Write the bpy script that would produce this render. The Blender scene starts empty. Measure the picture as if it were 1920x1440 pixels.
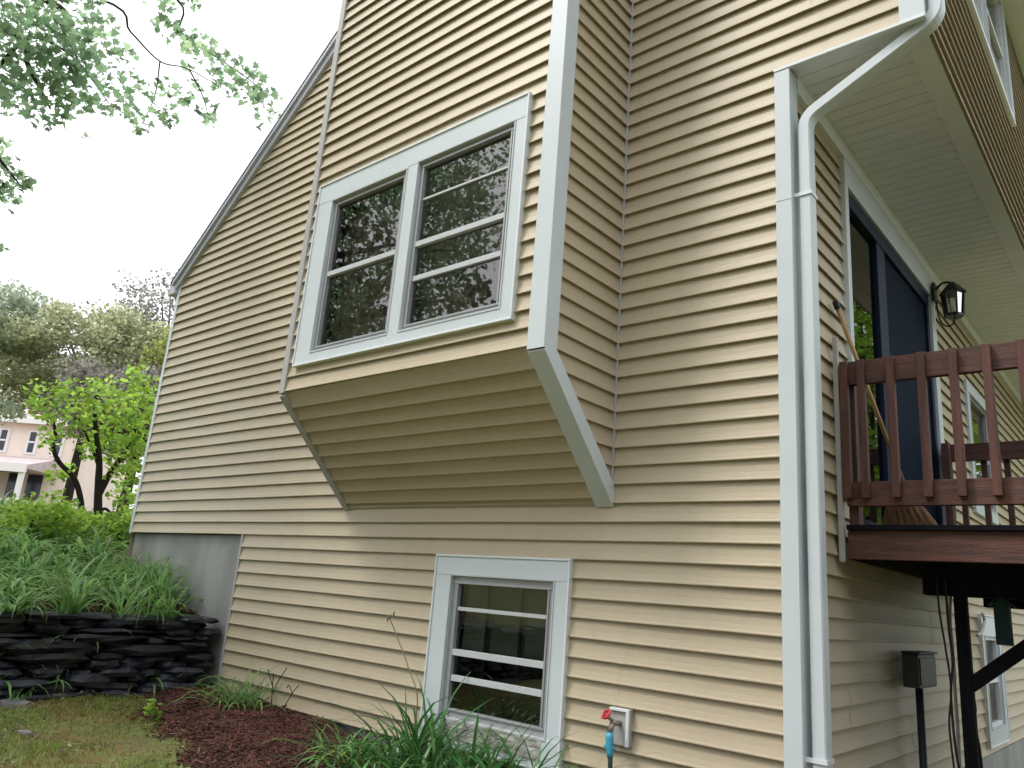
import bpy, math, random
import numpy as np
from mathutils import Matrix, Vector
R=math.radians
rng=np.random.default_rng(7); random.seed(7)
sc=bpy.context.scene
COL=sc.collection

# ---------------------------------------------------------------- camera, sky, sun, exposure
CAM=Vector((1.3144,-3.5685,-0.3204)); EUL=(1.83788,-0.07703,0.70095)
cd=bpy.data.cameras.new('camera'); cam=bpy.data.objects.new('camera',cd); COL.objects.link(cam)
cam.location=CAM; cam.rotation_euler=EUL; cd.sensor_width=36; cd.lens=27.2233; cd.clip_start=0.05; cd.clip_end=600
sc.camera=cam
w=bpy.data.worlds.new('World'); sc.world=w; w.use_nodes=True
nt=w.node_tree; bg=nt.nodes['Background']
sky=nt.nodes.new('ShaderNodeTexSky'); sky.sky_type='NISHITA'; sky.sun_disc=False
SUN_EL=56; SUN_ROT=222   # degrees: sun stands behind the camera's left shoulder
sky.sun_elevation=R(SUN_EL); sky.sun_rotation=R(SUN_ROT); sky.dust_density=6; sky.air_density=1.0; sky.ozone_density=1.0
hs=nt.nodes.new('ShaderNodeHueSaturation'); hs.inputs['Saturation'].default_value=0.35
mx=nt.nodes.new('ShaderNodeMix'); mx.data_type='RGBA'; mx.inputs[0].default_value=0.62; mx.inputs[7].default_value=(10.0,10.3,10.8,1)
nt.links.new(sky.outputs[0],hs.inputs['Color']); nt.links.new(hs.outputs[0],mx.inputs[6]); nt.links.new(mx.outputs[2],bg.inputs[0])
bg.inputs[1].default_value=0.13
sl=bpy.data.lights.new('sun','SUN'); sl.energy=1.1; sl.angle=R(14); sl.color=(1,0.95,0.87)
so=bpy.data.objects.new('sun',sl); COL.objects.link(so)
sd=Vector((math.sin(R(SUN_ROT))*math.cos(R(SUN_EL)),math.cos(R(SUN_ROT))*math.cos(R(SUN_EL)),math.sin(R(SUN_EL))))
so.rotation_euler=sd.to_track_quat('Z','Y').to_euler()
sc.view_settings.view_transform='Standard'; sc.view_settings.look='None'; sc.view_settings.gamma=1
sc.view_settings.exposure=0.70
sc.render.engine='CYCLES'

MCAM=Matrix.Rotation(EUL[2],3,'Z')@Matrix.Rotation(EUL[1],3,'Y')@Matrix.Rotation(EUL[0],3,'X')
def at(u,v,d):      # the place seen at photo pixel (u, v), d metres away
    r=MCAM@Vector(((u-960)/1451.909,-(v-720)/1451.909,-1)); r.normalize(); p=CAM+r*d
    return (p.x,p.y,p.z)
def aty(u,v,y):
    r=MCAM@Vector(((u-960)/1451.909,-(v-720)/1451.909,-1)); p=CAM+r*((y-CAM.y)/r.y); return (p.x,p.y,p.z)
def atx(u,v,x):
    r=MCAM@Vector(((u-960)/1451.909,-(v-720)/1451.909,-1)); p=CAM+r*((x-CAM.x)/r.x); return (p.x,p.y,p.z)

# ---------------------------------------------------------------- materials
def L(t,a,b): t.links.new(a,b)
def mat(name,col,rough=0.6,var=0.12,scale=6.0,bump=0.0,bscale=80.0,stretch=(1,1,1),metal=0.0,spec=0.5,col2=None,island=0.0,detail=6,translucent=0.0,coat=0.0,hue=0.0):
    m=bpy.data.materials.new(name); m.use_nodes=True; t=m.node_tree; b=t.nodes['Principled BSDF']
    tc=t.nodes.new('ShaderNodeTexCoord'); mp=t.nodes.new('ShaderNodeMapping'); mp.inputs['Scale'].default_value=stretch
    L(t,tc.outputs['Object'],mp.inputs[0])
    n=t.nodes.new('ShaderNodeTexNoise'); n.inputs['Scale'].default_value=scale; n.inputs['Detail'].default_value=detail; L(t,mp.outputs[0],n.inputs[0])
    rp=t.nodes.new('ShaderNodeValToRGB'); rp.color_ramp.elements[0].position=0.3; rp.color_ramp.elements[1].position=0.7
    c=np.array(col[:3]); c2=np.array(col2) if col2 is not None else c*(1+var)
    c1=c if col2 is not None else c*(1-var)
    rp.color_ramp.elements[0].color=(*c1,1); rp.color_ramp.elements[1].color=(*c2,1)
    L(t,n.outputs[0],rp.inputs[0]); out=rp.outputs[0]
    if island>0 or hue>0:
        g=t.nodes.new('ShaderNodeNewGeometry'); h=t.nodes.new('ShaderNodeHueSaturation')
        a=t.nodes.new('ShaderNodeMapRange'); a.inputs[3].default_value=1-island; a.inputs[4].default_value=1+island
        L(t,g.outputs['Random Per Island'],a.inputs[0]); L(t,a.outputs[0],h.inputs['Value'])
        a2=t.nodes.new('ShaderNodeMapRange'); a2.inputs[3].default_value=0.5-hue; a2.inputs[4].default_value=0.5+hue
        ml=t.nodes.new('ShaderNodeMath'); ml.operation='MULTIPLY'; ml.inputs[1].default_value=7.31
        fr=t.nodes.new('ShaderNodeMath'); fr.operation='FRACT'
        L(t,g.outputs['Random Per Island'],ml.inputs[0]); L(t,ml.outputs[0],fr.inputs[0]); L(t,fr.outputs[0],a2.inputs[0]); L(t,a2.outputs[0],h.inputs['Hue'])
        L(t,out,h.inputs['Color']); out=h.outputs[0]
    L(t,out,b.inputs['Base Color'])
    b.inputs['Roughness'].default_value=rough; b.inputs['Metallic'].default_value=metal
    b.inputs['Specular IOR Level'].default_value=spec; b.inputs['Coat Weight'].default_value=coat
    if bump>0:
        n2=t.nodes.new('ShaderNodeTexNoise'); n2.inputs['Scale'].default_value=bscale; n2.inputs['Detail'].default_value=5; L(t,mp.outputs[0],n2.inputs[0])
        bp=t.nodes.new('ShaderNodeBump'); bp.inputs['Strength'].default_value=bump; bp.inputs['Distance'].default_value=0.01
        L(t,n2.outputs[0],bp.inputs['Height']); L(t,bp.outputs[0],b.inputs['Normal'])
    if translucent>0:
        tr=t.nodes.new('ShaderNodeBsdfTranslucent'); ms=t.nodes.new('ShaderNodeMixShader'); ms.inputs[0].default_value=translucent
        h2=t.nodes.new('ShaderNodeHueSaturation'); h2.inputs['Hue'].default_value=0.485; h2.inputs['Value'].default_value=1.5; L(t,out,h2.inputs['Color']); L(t,h2.outputs[0],tr.inputs[0])
        L(t,b.outputs[0],ms.inputs[1]); L(t,tr.outputs[0],ms.inputs[2]); L(t,ms.outputs[0],t.nodes['Material Output'].inputs[0])
    return m
def siding_mat():
    m=mat('cream_vinyl',(0.492,0.418,0.296),rough=0.45,var=0.04,scale=0.9,bump=0.12,bscale=22,stretch=(0.6,0.6,5),spec=0.4)
    t=m.node_tree; b=t.nodes['Principled BSDF']; src=b.inputs['Base Color'].links[0].from_socket
    # dirt: soft grime blotches, and splashed soil low on the wall
    tc=t.nodes.new('ShaderNodeTexCoord'); mp=t.nodes.new('ShaderNodeMapping'); mp.inputs['Scale'].default_value=(5.5,5.5,0.55); L(t,tc.outputs['Object'],mp.inputs[0])
    n=t.nodes.new('ShaderNodeTexNoise'); n.inputs['Scale'].default_value=1.7; n.inputs['Detail'].default_value=8; n.inputs['Roughness'].default_value=0.65; L(t,mp.outputs[0],n.inputs[0])
    r=t.nodes.new('ShaderNodeValToRGB'); r.color_ramp.elements[0].position=0.5; r.color_ramp.elements[1].position=0.78; r.color_ramp.elements[0].color=(0,0,0,1); r.color_ramp.elements[1].color=(0.30,0.30,0.30,1)
    L(t,n.outputs[0],r.inputs[0])
    mx1=t.nodes.new('ShaderNodeMix'); mx1.data_type='RGBA'; L(t,r.outputs[0],mx1.inputs[0]); L(t,src,mx1.inputs[6]); mx1.inputs[7].default_value=(0.36,0.31,0.23,1)
    sp=t.nodes.new('ShaderNodeSeparateXYZ'); L(t,tc.outputs['Object'],sp.inputs[0])
    mr=t.nodes.new('ShaderNodeMapRange'); mr.inputs[1].default_value=-0.55; mr.inputs[2].default_value=-1.22; L(t,sp.outputs[2],mr.inputs[0])
    n3=t.nodes.new('ShaderNodeTexNoise'); n3.inputs['Scale'].default_value=5; n3.inputs['Detail'].default_value=9; L(t,tc.outputs['Object'],n3.inputs[0])
    mu=t.nodes.new('ShaderNodeMath'); mu.operation='MULTIPLY'; L(t,mr.outputs[0],mu.inputs[0]); L(t,n3.outputs[0],mu.inputs[1])
    mx2=t.nodes.new('ShaderNodeMix'); mx2.data_type='RGBA'; L(t,mu.outputs[0],mx2.inputs[0]); L(t,mx1.outputs[2],mx2.inputs[6]); mx2.inputs[7].default_value=(0.42,0.30,0.21,1)
    L(t,mx2.outputs[2],b.inputs['Base Color'])
    return m
def glass_mat(name,tint=(0.88,0.9,0.9),ior=2.15):
    m=bpy.data.materials.new(name); m.use_nodes=True; t=m.node_tree; t.nodes.remove(t.nodes['Principled BSDF'])
    tr=t.nodes.new('ShaderNodeBsdfTransparent'); tr.inputs[0].default_value=(*tint,1)
    gl=t.nodes.new('ShaderNodeBsdfGlossy'); gl.inputs['Roughness'].default_value=0.012
    fr=t.nodes.new('ShaderNodeFresnel'); fr.inputs[0].default_value=ior
    tc=t.nodes.new('ShaderNodeTexCoord'); n=t.nodes.new('ShaderNodeTexNoise'); n.inputs['Scale'].default_value=3; n.inputs['Detail'].default_value=1; L(t,tc.outputs['Object'],n.inputs[0])
    bp=t.nodes.new('ShaderNodeBump'); bp.inputs['Strength'].default_value=0.025; bp.inputs['Distance'].default_value=0.02; L(t,n.outputs[0],bp.inputs['Height']); L(t,bp.outputs[0],gl.inputs['Normal'])
    ms=t.nodes.new('ShaderNodeMixShader'); L(t,fr.outputs[0],ms.inputs[0]); L(t,tr.outputs[0],ms.inputs[1]); L(t,gl.outputs[0],ms.inputs[2]); L(t,ms.outputs[0],t.nodes['Material Output'].inputs[0])
    return m
M={}
M['siding']=siding_mat()
M['trim']=mat('white_aluminium_trim',(0.61,0.675,0.71),rough=0.38,var=0.03,scale=3,bump=0.05,bscale=14)
M['trim_lip']=mat('white_channel',(0.74,0.79,0.81),rough=0.4,var=0.02)
M['jtrim']=mat('grey_cream_channel',(0.42,0.41,0.40),rough=0.5,var=0.06)
M['rake']=mat('grey_painted_rake',(0.52,0.54,0.63),rough=0.45,var=0.06,bump=0.05,bscale=10)
M['shingle']=mat('dark_shingle',(0.17,0.175,0.20),rough=0.9,var=0.25,scale=40,bump=0.5)
M['storm']=mat('grey_storm_frame',(0.36,0.375,0.39),rough=0.4,var=0.05,metal=0.15)
M['storm_light']=mat('light_sash_bar',(0.55,0.58,0.60),rough=0.4,var=0.04)
M['sill_old']=mat('peeling_white_sill',(0.62,0.62,0.58),rough=0.85,col2=(0.16,0.14,0.12),scale=28,bump=0.6,bscale=60,stretch=(0.5,1,1.5))
M['glass']=glass_mat('window_glass')
M['screen']=mat('dark_insect_screen',(0.007,0.014,0.032),spec=0.04,rough=0.6,var=0.1,bump=0.1,bscale=300)
M['navy']=mat('navy_door_frame',(0.010,0.018,0.045),spec=0.2,rough=0.5,var=0.1)
M['blind']=mat('grey_green_blind',(0.30,0.36,0.29),rough=0.9,var=0.2,scale=5)
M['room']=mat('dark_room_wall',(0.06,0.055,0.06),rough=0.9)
M['curtain']=mat('dim_curtain_cloth',(0.50,0.38,0.36),rough=0.9,var=0.15,scale=3,stretch=(8,8,0.6))
M['soffit']=mat('white_vinyl_soffit',(0.80,0.83,0.90),rough=0.5,var=0.03)
M['concrete']=mat('weathered_concrete',(0.31,0.315,0.305),rough=0.92,var=0.2,scale=3,bump=0.35,bscale=60,stretch=(1,1,0.5))
M['deckwood']=mat('red_brown_stained_wood',(0.055,0.023,0.018),rough=0.6,col2=(0.15,0.060,0.042),scale=3.5,bump=0.4,bscale=30,stretch=(1.2,8,14))
M['deckwood_v']=mat('red_brown_stained_baluster',(0.055,0.023,0.018),rough=0.6,col2=(0.14,0.055,0.040),scale=3.5,bump=0.4,bscale=30,stretch=(14,8,1.2))
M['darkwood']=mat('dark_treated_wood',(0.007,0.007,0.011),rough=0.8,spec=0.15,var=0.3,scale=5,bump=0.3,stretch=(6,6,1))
M['black']=mat('black_painted_metal',(0.012,0.013,0.016),rough=0.35,var=0.1,metal=0.3)
M['lampglass']=glass_mat('lantern_glass',(0.85,0.88,0.88),1.5)
M['elec']=mat('grey_electrical_steel',(0.045,0.055,0.065),rough=0.5,var=0.1,metal=0.2)
M['cable']=mat('black_cable',(0.015,0.015,0.015),rough=0.6)
M['rope']=mat('white_cord',(0.5,0.5,0.48),rough=0.8,bump=0.5,bscale=200)
M['broomstick']=mat('yellowed_wood_handle',(0.42,0.27,0.11),rough=0.5,var=0.15,stretch=(8,8,1))
M['straw']=mat('straw_bristles',(0.20,0.085,0.045),rough=0.85,col2=(0.42,0.25,0.13),scale=14,bump=0.9,bscale=60,stretch=(10,4,0.7))
M['feeder']=mat('dark_green_paint',(0.004,0.018,0.015),spec=0.15,rough=0.6,var=0.2)
M['red']=mat('red_valve_handle',(0.45,0.02,0.035),rough=0.35,var=0.1)
M['brass']=mat('dull_brass',(0.30,0.27,0.22),rough=0.4,metal=0.8)
M['bluehose']=mat('bright_blue_hose_fitting',(0.05,0.33,0.47),rough=0.4,var=0.1)
M['darkhose']=mat('dark_green_hose',(0.025,0.05,0.045),rough=0.45,var=0.15)
M['slate']=mat('dark_slate_stone',(0.006,0.007,0.012),rough=0.6,col2=(0.036,0.037,0.052),scale=4,bump=0.7,bscale=24,stretch=(1,1,3),island=0.9,hue=0.03,spec=0.6)
M['greystone']=mat('pale_grey_flagstone',(0.14,0.14,0.15),rough=0.8,col2=(0.3,0.3,0.31),scale=7,bump=0.5)
M['mulch']=mat('red_brown_mulch',(0.035,0.014,0.010),rough=0.95,col2=(0.09,0.032,0.022),scale=30,bump=1.0,bscale=70)
M['chip']=mat('mulch_chips',(0.055,0.019,0.013),rough=0.95,col2=(0.13,0.045,0.030),scale=8,island=0.7,hue=0.02)
M['litter']=mat('dry_fallen_leaves',(0.16,0.11,0.06),rough=0.8,col2=(0.36,0.30,0.2),scale=9,island=0.5,hue=0.03)
def leafm(name,c,c2=None,isl=0.45,hue=0.02,tr=0.3,sc_=1.2,rough=0.5,spec=0.35): return mat(name,c,rough=rough,col2=c2,scale=sc_,island=isl,hue=hue,translucent=tr,spec=spec)
M['maple']=leafm('maple_leaves',(0.16,0.26,0.15),(0.26,0.38,0.22),tr=0.7)
M['bark']=mat('grey_brown_bark',(0.05,0.042,0.038),rough=0.95,var=0.35,scale=9,bump=0.8,bscale=40,stretch=(3,3,0.7))
M['barkdark']=mat('wet_dark_bark',(0.022,0.017,0.016),rough=0.85,var=0.35,scale=9,bump=0.8,bscale=40)
M['lime']=leafm('lime_green_leaves',(0.19,0.34,0.05),(0.34,0.52,0.10),tr=0.5,sc_=3)
M['olive']=leafm('olive_brown_leaves',(0.27,0.30,0.19),(0.43,0.46,0.29),tr=0.5,sc_=0.5,isl=0.5)  # albedo lightened to imitate bright haze over the far trees
M['plum']=leafm('dusky_grey_brown_leaves',(0.19,0.18,0.175),(0.32,0.30,0.26),tr=0.4,sc_=0.5,isl=0.5)  # far foliage too, its haze lightening is put into the colour
M['farleaf']=leafm('grey_green_far_leaves',(0.27,0.33,0.24),(0.40,0.45,0.33),tr=0.45,sc_=0.4,isl=0.4)  # pale haze of distant crowns is painted into this leaf colour
M['yellowleaf']=leafm('yellow_green_leaves',(0.19,0.24,0.06),(0.32,0.37,0.10),tr=0.45,sc_=0.7)
M['darkleaf']=leafm('deep_green_leaves',(0.022,0.055,0.02),(0.05,0.10,0.035),tr=0.25,sc_=0.6)
M['lily']=leafm('daylily_blades',(0.10,0.24,0.07),(0.25,0.43,0.14),tr=0.4,sc_=2.2,isl=0.5,rough=0.38,spec=0.5)
M['lily_dark']=leafm('dark_daylily_blades',(0.035,0.115,0.03),(0.08,0.22,0.055),tr=0.3,sc_=2.5,isl=0.5,rough=0.35,spec=0.5)
M['grass']=leafm('short_lawn_blades',(0.14,0.24,0.035),(0.26,0.20,0.06),tr=0.3,sc_=2.6,isl=0.55,hue=0.035)
M['stalk']=mat('pale_green_stalk',(0.16,0.17,0.07),rough=0.6)
M['pinkwall']=mat('pinkish_house_siding',(0.80,0.68,0.61),rough=0.8,var=0.06,scale=1)
M['pinkroof']=mat('rosy_grey_shingles',(0.52,0.42,0.43),rough=0.9,var=0.15,scale=3)
M['whitepaint']=mat('white_house_trim',(0.75,0.72,0.72),rough=0.6,var=0.03)
M['darkpane']=mat('dark_far_pane',(0.02,0.025,0.04),rough=0.15,var=0.2)
def ground_mat():
    m=mat('mossy_lawn_soil',(0.11,0.14,0.035),rough=0.95,col2=(0.19,0.115,0.045),scale=1.6,bump=0.8,bscale=50)
    t=m.node_tree; b=t.nodes['Principled BSDF']; src=b.inputs['Base Color'].links[0].from_socket
    tc=t.nodes.new('ShaderNodeTexCoord'); n=t.nodes.new('ShaderNodeTexNoise'); n.inputs['Scale'].default_value=22; n.inputs['Detail'].default_value=8; L(t,tc.outputs['Object'],n.inputs[0])
    r=t.nodes.new('ShaderNodeValToRGB'); r.color_ramp.elements[0].position=0.45; r.color_ramp.elements[1].position=0.62; L(t,n.outputs[0],r.inputs[0])
    x=t.nodes.new('ShaderNodeMix'); x.data_type='RGBA'; L(t,r.outputs[0],x.inputs[0]); L(t,src,x.inputs[6]); x.inputs[7].default_value=(0.15,0.19,0.05,1); L(t,x.outputs[2],b.inputs['Base Color'])
    return m
M['ground']=ground_mat()

# ---------------------------------------------------------------- object helpers
def tag(o,label=None,cat=None,group=None,kind=None):
    if label: o['label']=label
    if cat: o['category']=cat
    if group: o['group']=group
    if kind: o['kind']=kind
    return o
def thing(name,label,cat,loc=(0,0,0),group=None):
    o=bpy.data.objects.new(name,None); o.empty_display_size=0.1; COL.objects.link(o); o.location=loc
    return tag(o,label,cat,group)
def wloc(o):
    v=Vector((0,0,0))
    while o: v+=o.location; o=o.parent
    return v
class MB:
    def __init__(s): s.v=[]; s.f=[]
    def add(s,vs,fs):
        k=len(s.v); s.v+= [tuple(map(float,a)) for a in vs]; s.f+=[[i+k for i in f] for f in fs]; return s
    def box(s,a,b,T=None):
        x0,y0,z0=a; x1,y1,z1=b
        vs=[(x0,y0,z0),(x1,y0,z0),(x1,y1,z0),(x0,y1,z0),(x0,y0,z1),(x1,y0,z1),(x1,y1,z1),(x0,y1,z1)]
        if T: vs=[T(*q) for q in vs]
        return s.add(vs,[(0,3,2,1),(4,5,6,7),(0,1,5,4),(1,2,6,5),(2,3,7,6),(3,0,4,7)])
    def prism(s,poly,T0,T1):      # poly: list of 2-D points, T0/T1 map them to the two end faces
        n=len(poly); vs=[T0(*p) for p in poly]+[T1(*p) for p in poly]
        return s.add(vs,[tuple(range(n))[::-1],tuple(range(n,2*n))]+[(i,(i+1)%n,n+(i+1)%n,n+i) for i in range(n)])
    def bar(s,p,q,wd,ht,up=(0,0,1)):
        p,q=Vector(p),Vector(q); d=(q-p).normalized(); u=Vector(up); r=d.cross(u).normalized(); u=r.cross(d)
        vs=[]
        for c in (p,q):
            for a,b in((-1,-1),(1,-1),(1,1),(-1,1)): vs.append(c+r*(a*wd/2)+u*(b*ht/2))
        return s.add(vs,[(0,3,2,1),(4,5,6,7),(0,1,5,4),(1,2,6,5),(2,3,7,6),(3,0,4,7)])
    def tube(s,pts,rad,n=8):
        pts=[Vector(p) for p in pts]; k=len(pts); rr=rad if hasattr(rad,'__len__') else [rad]*k
        vs=[]; u=None
        for i,p in enumerate(pts):
            d=(pts[min(i+1,k-1)]-pts[max(i-1,0)]).normalized()
            if u is None: u=d.orthogonal().normalized()
            u=(u-d*u.dot(d)).normalized(); w_=d.cross(u)
            for j in range(n):
                a=2*math.pi*j/n; vs.append(p+(u*math.cos(a)+w_*math.sin(a))*rr[i])
        fs=[(i*n+j,i*n+(j+1)%n,(i+1)*n+(j+1)%n,(i+1)*n+j) for i in range(k-1) for j in range(n)]
        fs+=[tuple(range(n))[::-1],tuple(range((k-1)*n,k*n))]
        return s.add(vs,fs)
    def build(s,name,m,parent=None,bevel=0,smooth=False):
        me=bpy.data.meshes.new(name); off=wloc(parent) if parent else Vector((0,0,0))
        me.from_pydata([(a-off.x,b-off.y,c-off.z) for a,b,c in s.v],[],s.f); me.materials.append(M[m] if isinstance(m,str) else m)
        if smooth: me.polygons.foreach_set('use_smooth',[True]*len(me.polygons))
        me.update(); o=bpy.data.objects.new(name,me); COL.objects.link(o)
        if parent: o.parent=parent
        if bevel:
            b=o.modifiers.new('bevel','BEVEL'); b.width=bevel; b.segments=2; b.limit_method='ANGLE'
        return o
def TY(y0): return lambda s,o,z:(s,y0-o,z)      # wall facing -y
def TX(x0): return lambda s,o,z:(x0+o,s,z)      # wall facing +x
def curve(pts,n=8):
    P=[Vector(p) for p in pts]; P=[P[0]*2-P[1]]+P+[P[-1]*2-P[-2]]; out=[]
    for i in range(1,len(P)-2):
        for j in range(n):
            t=j/n; a,b,c_,d=P[i-1],P[i],P[i+1],P[i+2]
            out.append(0.5*((2*b)+(c_-a)*t+(2*a-5*b+4*c_-d)*t*t+(3*b-a-3*c_+d)*t**3))
    out.append(P[-2]); return out

def poly_mesh(name,V,k,F,m,parent=None,smooth=False):   # V:(N,k,3) copies of a template whose faces are F
    N=V.shape[0]; off=wloc(parent) if parent else Vector((0,0,0)); V=V-np.array([off.x,off.y,off.z])
    me=bpy.data.meshes.new(name); me.vertices.add(N*k); me.vertices.foreach_set('co',V.reshape(-1).astype(np.float32))
    ft=np.array([i for f in F for i in f]); ln=np.array([len(f) for f in F])
    idx=(ft[None,:]+(np.arange(N)*k)[:,None]).reshape(-1); tot=np.tile(ln,N); st=np.concatenate([[0],np.cumsum(tot)[:-1]])
    me.loops.add(len(idx)); me.loops.foreach_set('vertex_index',idx.astype(np.int32))
    me.polygons.add(len(tot)); me.polygons.foreach_set('loop_start',st.astype(np.int32)); me.polygons.foreach_set('loop_total',tot.astype(np.int32))
    if smooth: me.polygons.foreach_set('use_smooth',np.ones(len(tot),bool))
    me.materials.append(M[m] if isinstance(m,str) else m); me.update(calc_edges=True); me.validate()
    o=bpy.data.objects.new(name,me); COL.objects.link(o)
    if parent: o.parent=parent
    return o
MAPLE=np.array([(0,-.5),(.12,-.28),(.48,-.32),(.36,-.08),(.55,.12),(.26,.12),(.2,.28),(0,.6),(-.2,.28),(-.26,.12),(-.55,.12),(-.36,-.08),(-.48,-.32),(-.12,-.28)])
OVAL=np.array([(0,-.5),(.2,-.2),(.22,.12),(0,.5),(-.22,.12),(-.2,-.2)])
BLOB=np.array([(0,-.5),(.4,-.1),(.2,.45),(-.25,.3),(-.45,-.1)])
def leaves(name,C,size,tmpl,m,parent=None,droop=0.5,cup=0.35,r=rng):
    N=len(C); nv=np.column_stack([r.normal(0,droop,N),r.normal(0,droop,N),np.ones(N)*0.8]); nv/=np.linalg.norm(nv,axis=1)[:,None]
    a=r.uniform(0,2*np.pi,N); t=np.column_stack([np.cos(a),np.sin(a),r.normal(-0.3,0.35,N)]); t-=nv*(t*nv).sum(1)[:,None]; t/=np.linalg.norm(t,axis=1)[:,None]
    b=np.cross(nv,t); s=size*r.uniform(0.65,1.25,N)
    x=tmpl[:,0]; y=tmpl[:,1]; zz=np.abs(x)*cup
    V=C[:,None,:]+s[:,None,None]*(b[:,None,:]*x[None,:,None]+t[:,None,:]*y[None,:,None]-nv[:,None,:]*zz[None,:,None])
    return poly_mesh(name,V,len(tmpl),[tuple(range(len(tmpl)))],m,parent)
def clumps(centres,rad,per,r=rng,flat=0.7):
    out=[]
    for c,ra in zip(centres,rad):
        n=int(per*(ra**2)) if per>0 else -per
        d=r.normal(0,1,(n,3)); d/=np.linalg.norm(d,axis=1)[:,None]; q=r.uniform(0.15,1,(n,1))**0.6
        out.append(np.array(c)+d*q*ra*np.array([1,1,flat]))
    return np.vstack(out)

# ================================================================= SETTING: terrain
def gz(x,y):
    low=-1.27-0.045*(x+4.7)
    low=np.where(y>0,low-0.02*np.minimum(y,15),low)
    low=np.maximum(low,-2.3)
    ter=np.where(x>-9.5,-0.74+0.2*(-4.95-x),0.17+0.062*(-9.5-x)); ter=np.minimum(ter,4.5)
    t=np.clip((-5.08-x)/0.1,0,1)
    z=low*(1-t)+ter*t
    z=z+0.012*np.sin(x*3.1+y*2.3)+0.01*np.sin(x*7.3-y*5.1)+0.006*np.sin(13*x+11*y)
    return z
xs=np.unique(np.concatenate([np.arange(-300,-30,15),np.arange(-30,-10,1.0),np.arange(-10,-5.2,0.2),np.arange(-5.2,-1,0.06),np.arange(-1,6,0.4),np.arange(6,30,2),np.arange(30,301,15)]))
ys=np.unique(np.concatenate([np.arange(-300,-20,15),np.arange(-20,-4,1.0),np.arange(-4,1.6,0.07),np.arange(1.6,12,0.5),np.arange(12,40,2),np.arange(40,301,15)]))
X,Y=np.meshgrid(xs,ys,indexing='ij'); Z=gz(X,Y); nx,ny=X.shape
me=bpy.data.meshes.new('ground'); vs=np.column_stack([X.ravel(),Y.ravel(),Z.ravel()])
me.from_pydata(vs.tolist(),[],[(i*ny+j,(i+1)*ny+j,(i+1)*ny+j+1,i*ny+j+1) for i in range(nx-1) for j in range(ny-1)]); me.materials.append(M['ground'])
me.polygons.foreach_set('use_smooth',[True]*len(me.polygons))
g=bpy.data.objects.new('ground',me); COL.objects.link(g); tag(g,kind='structure')
def edge_lo(x): return -0.62-0.28*(x+4.7)*0.9+0.07*math.sin(5*x)+0.05*math.sin(11*x+1)
def sheet(name,x0,x1,ylo,yhi,m,lift,n=90,k=14):
    mb=MB(); vs=[]; fs=[]
    for i in range(n+1):
        x=x0+(x1-x0)*i/n; a=ylo(x); b=yhi(x)
        for j in range(k+1):
            y=a+(b-a)*j/k; vs.append((x,y,float(gz(np.array(x),np.array(y)))+lift*min(1,2.5*j/k)+0.004+0.008*math.sin(17*x+3*y)*math.sin(19*y)*(j>0)))
    for i in range(n):
        for j in range(k): fs.append((i*(k+1)+j,(i+1)*(k+1)+j,(i+1)*(k+1)+j+1,i*(k+1)+j+1))
    mb.add(vs,fs); return tag(mb.build(name,m,smooth=True),kind='structure')
sheet('mulch_bed',-4.86,1.6,edge_lo,lambda x:-0.0,'mulch',0.085)
sheet('terrace_soil',-9.0,-5.19,lambda x:-4.0,lambda x:0.0 if x>-6.8 else 0.9,'mulch',0.015)

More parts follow.
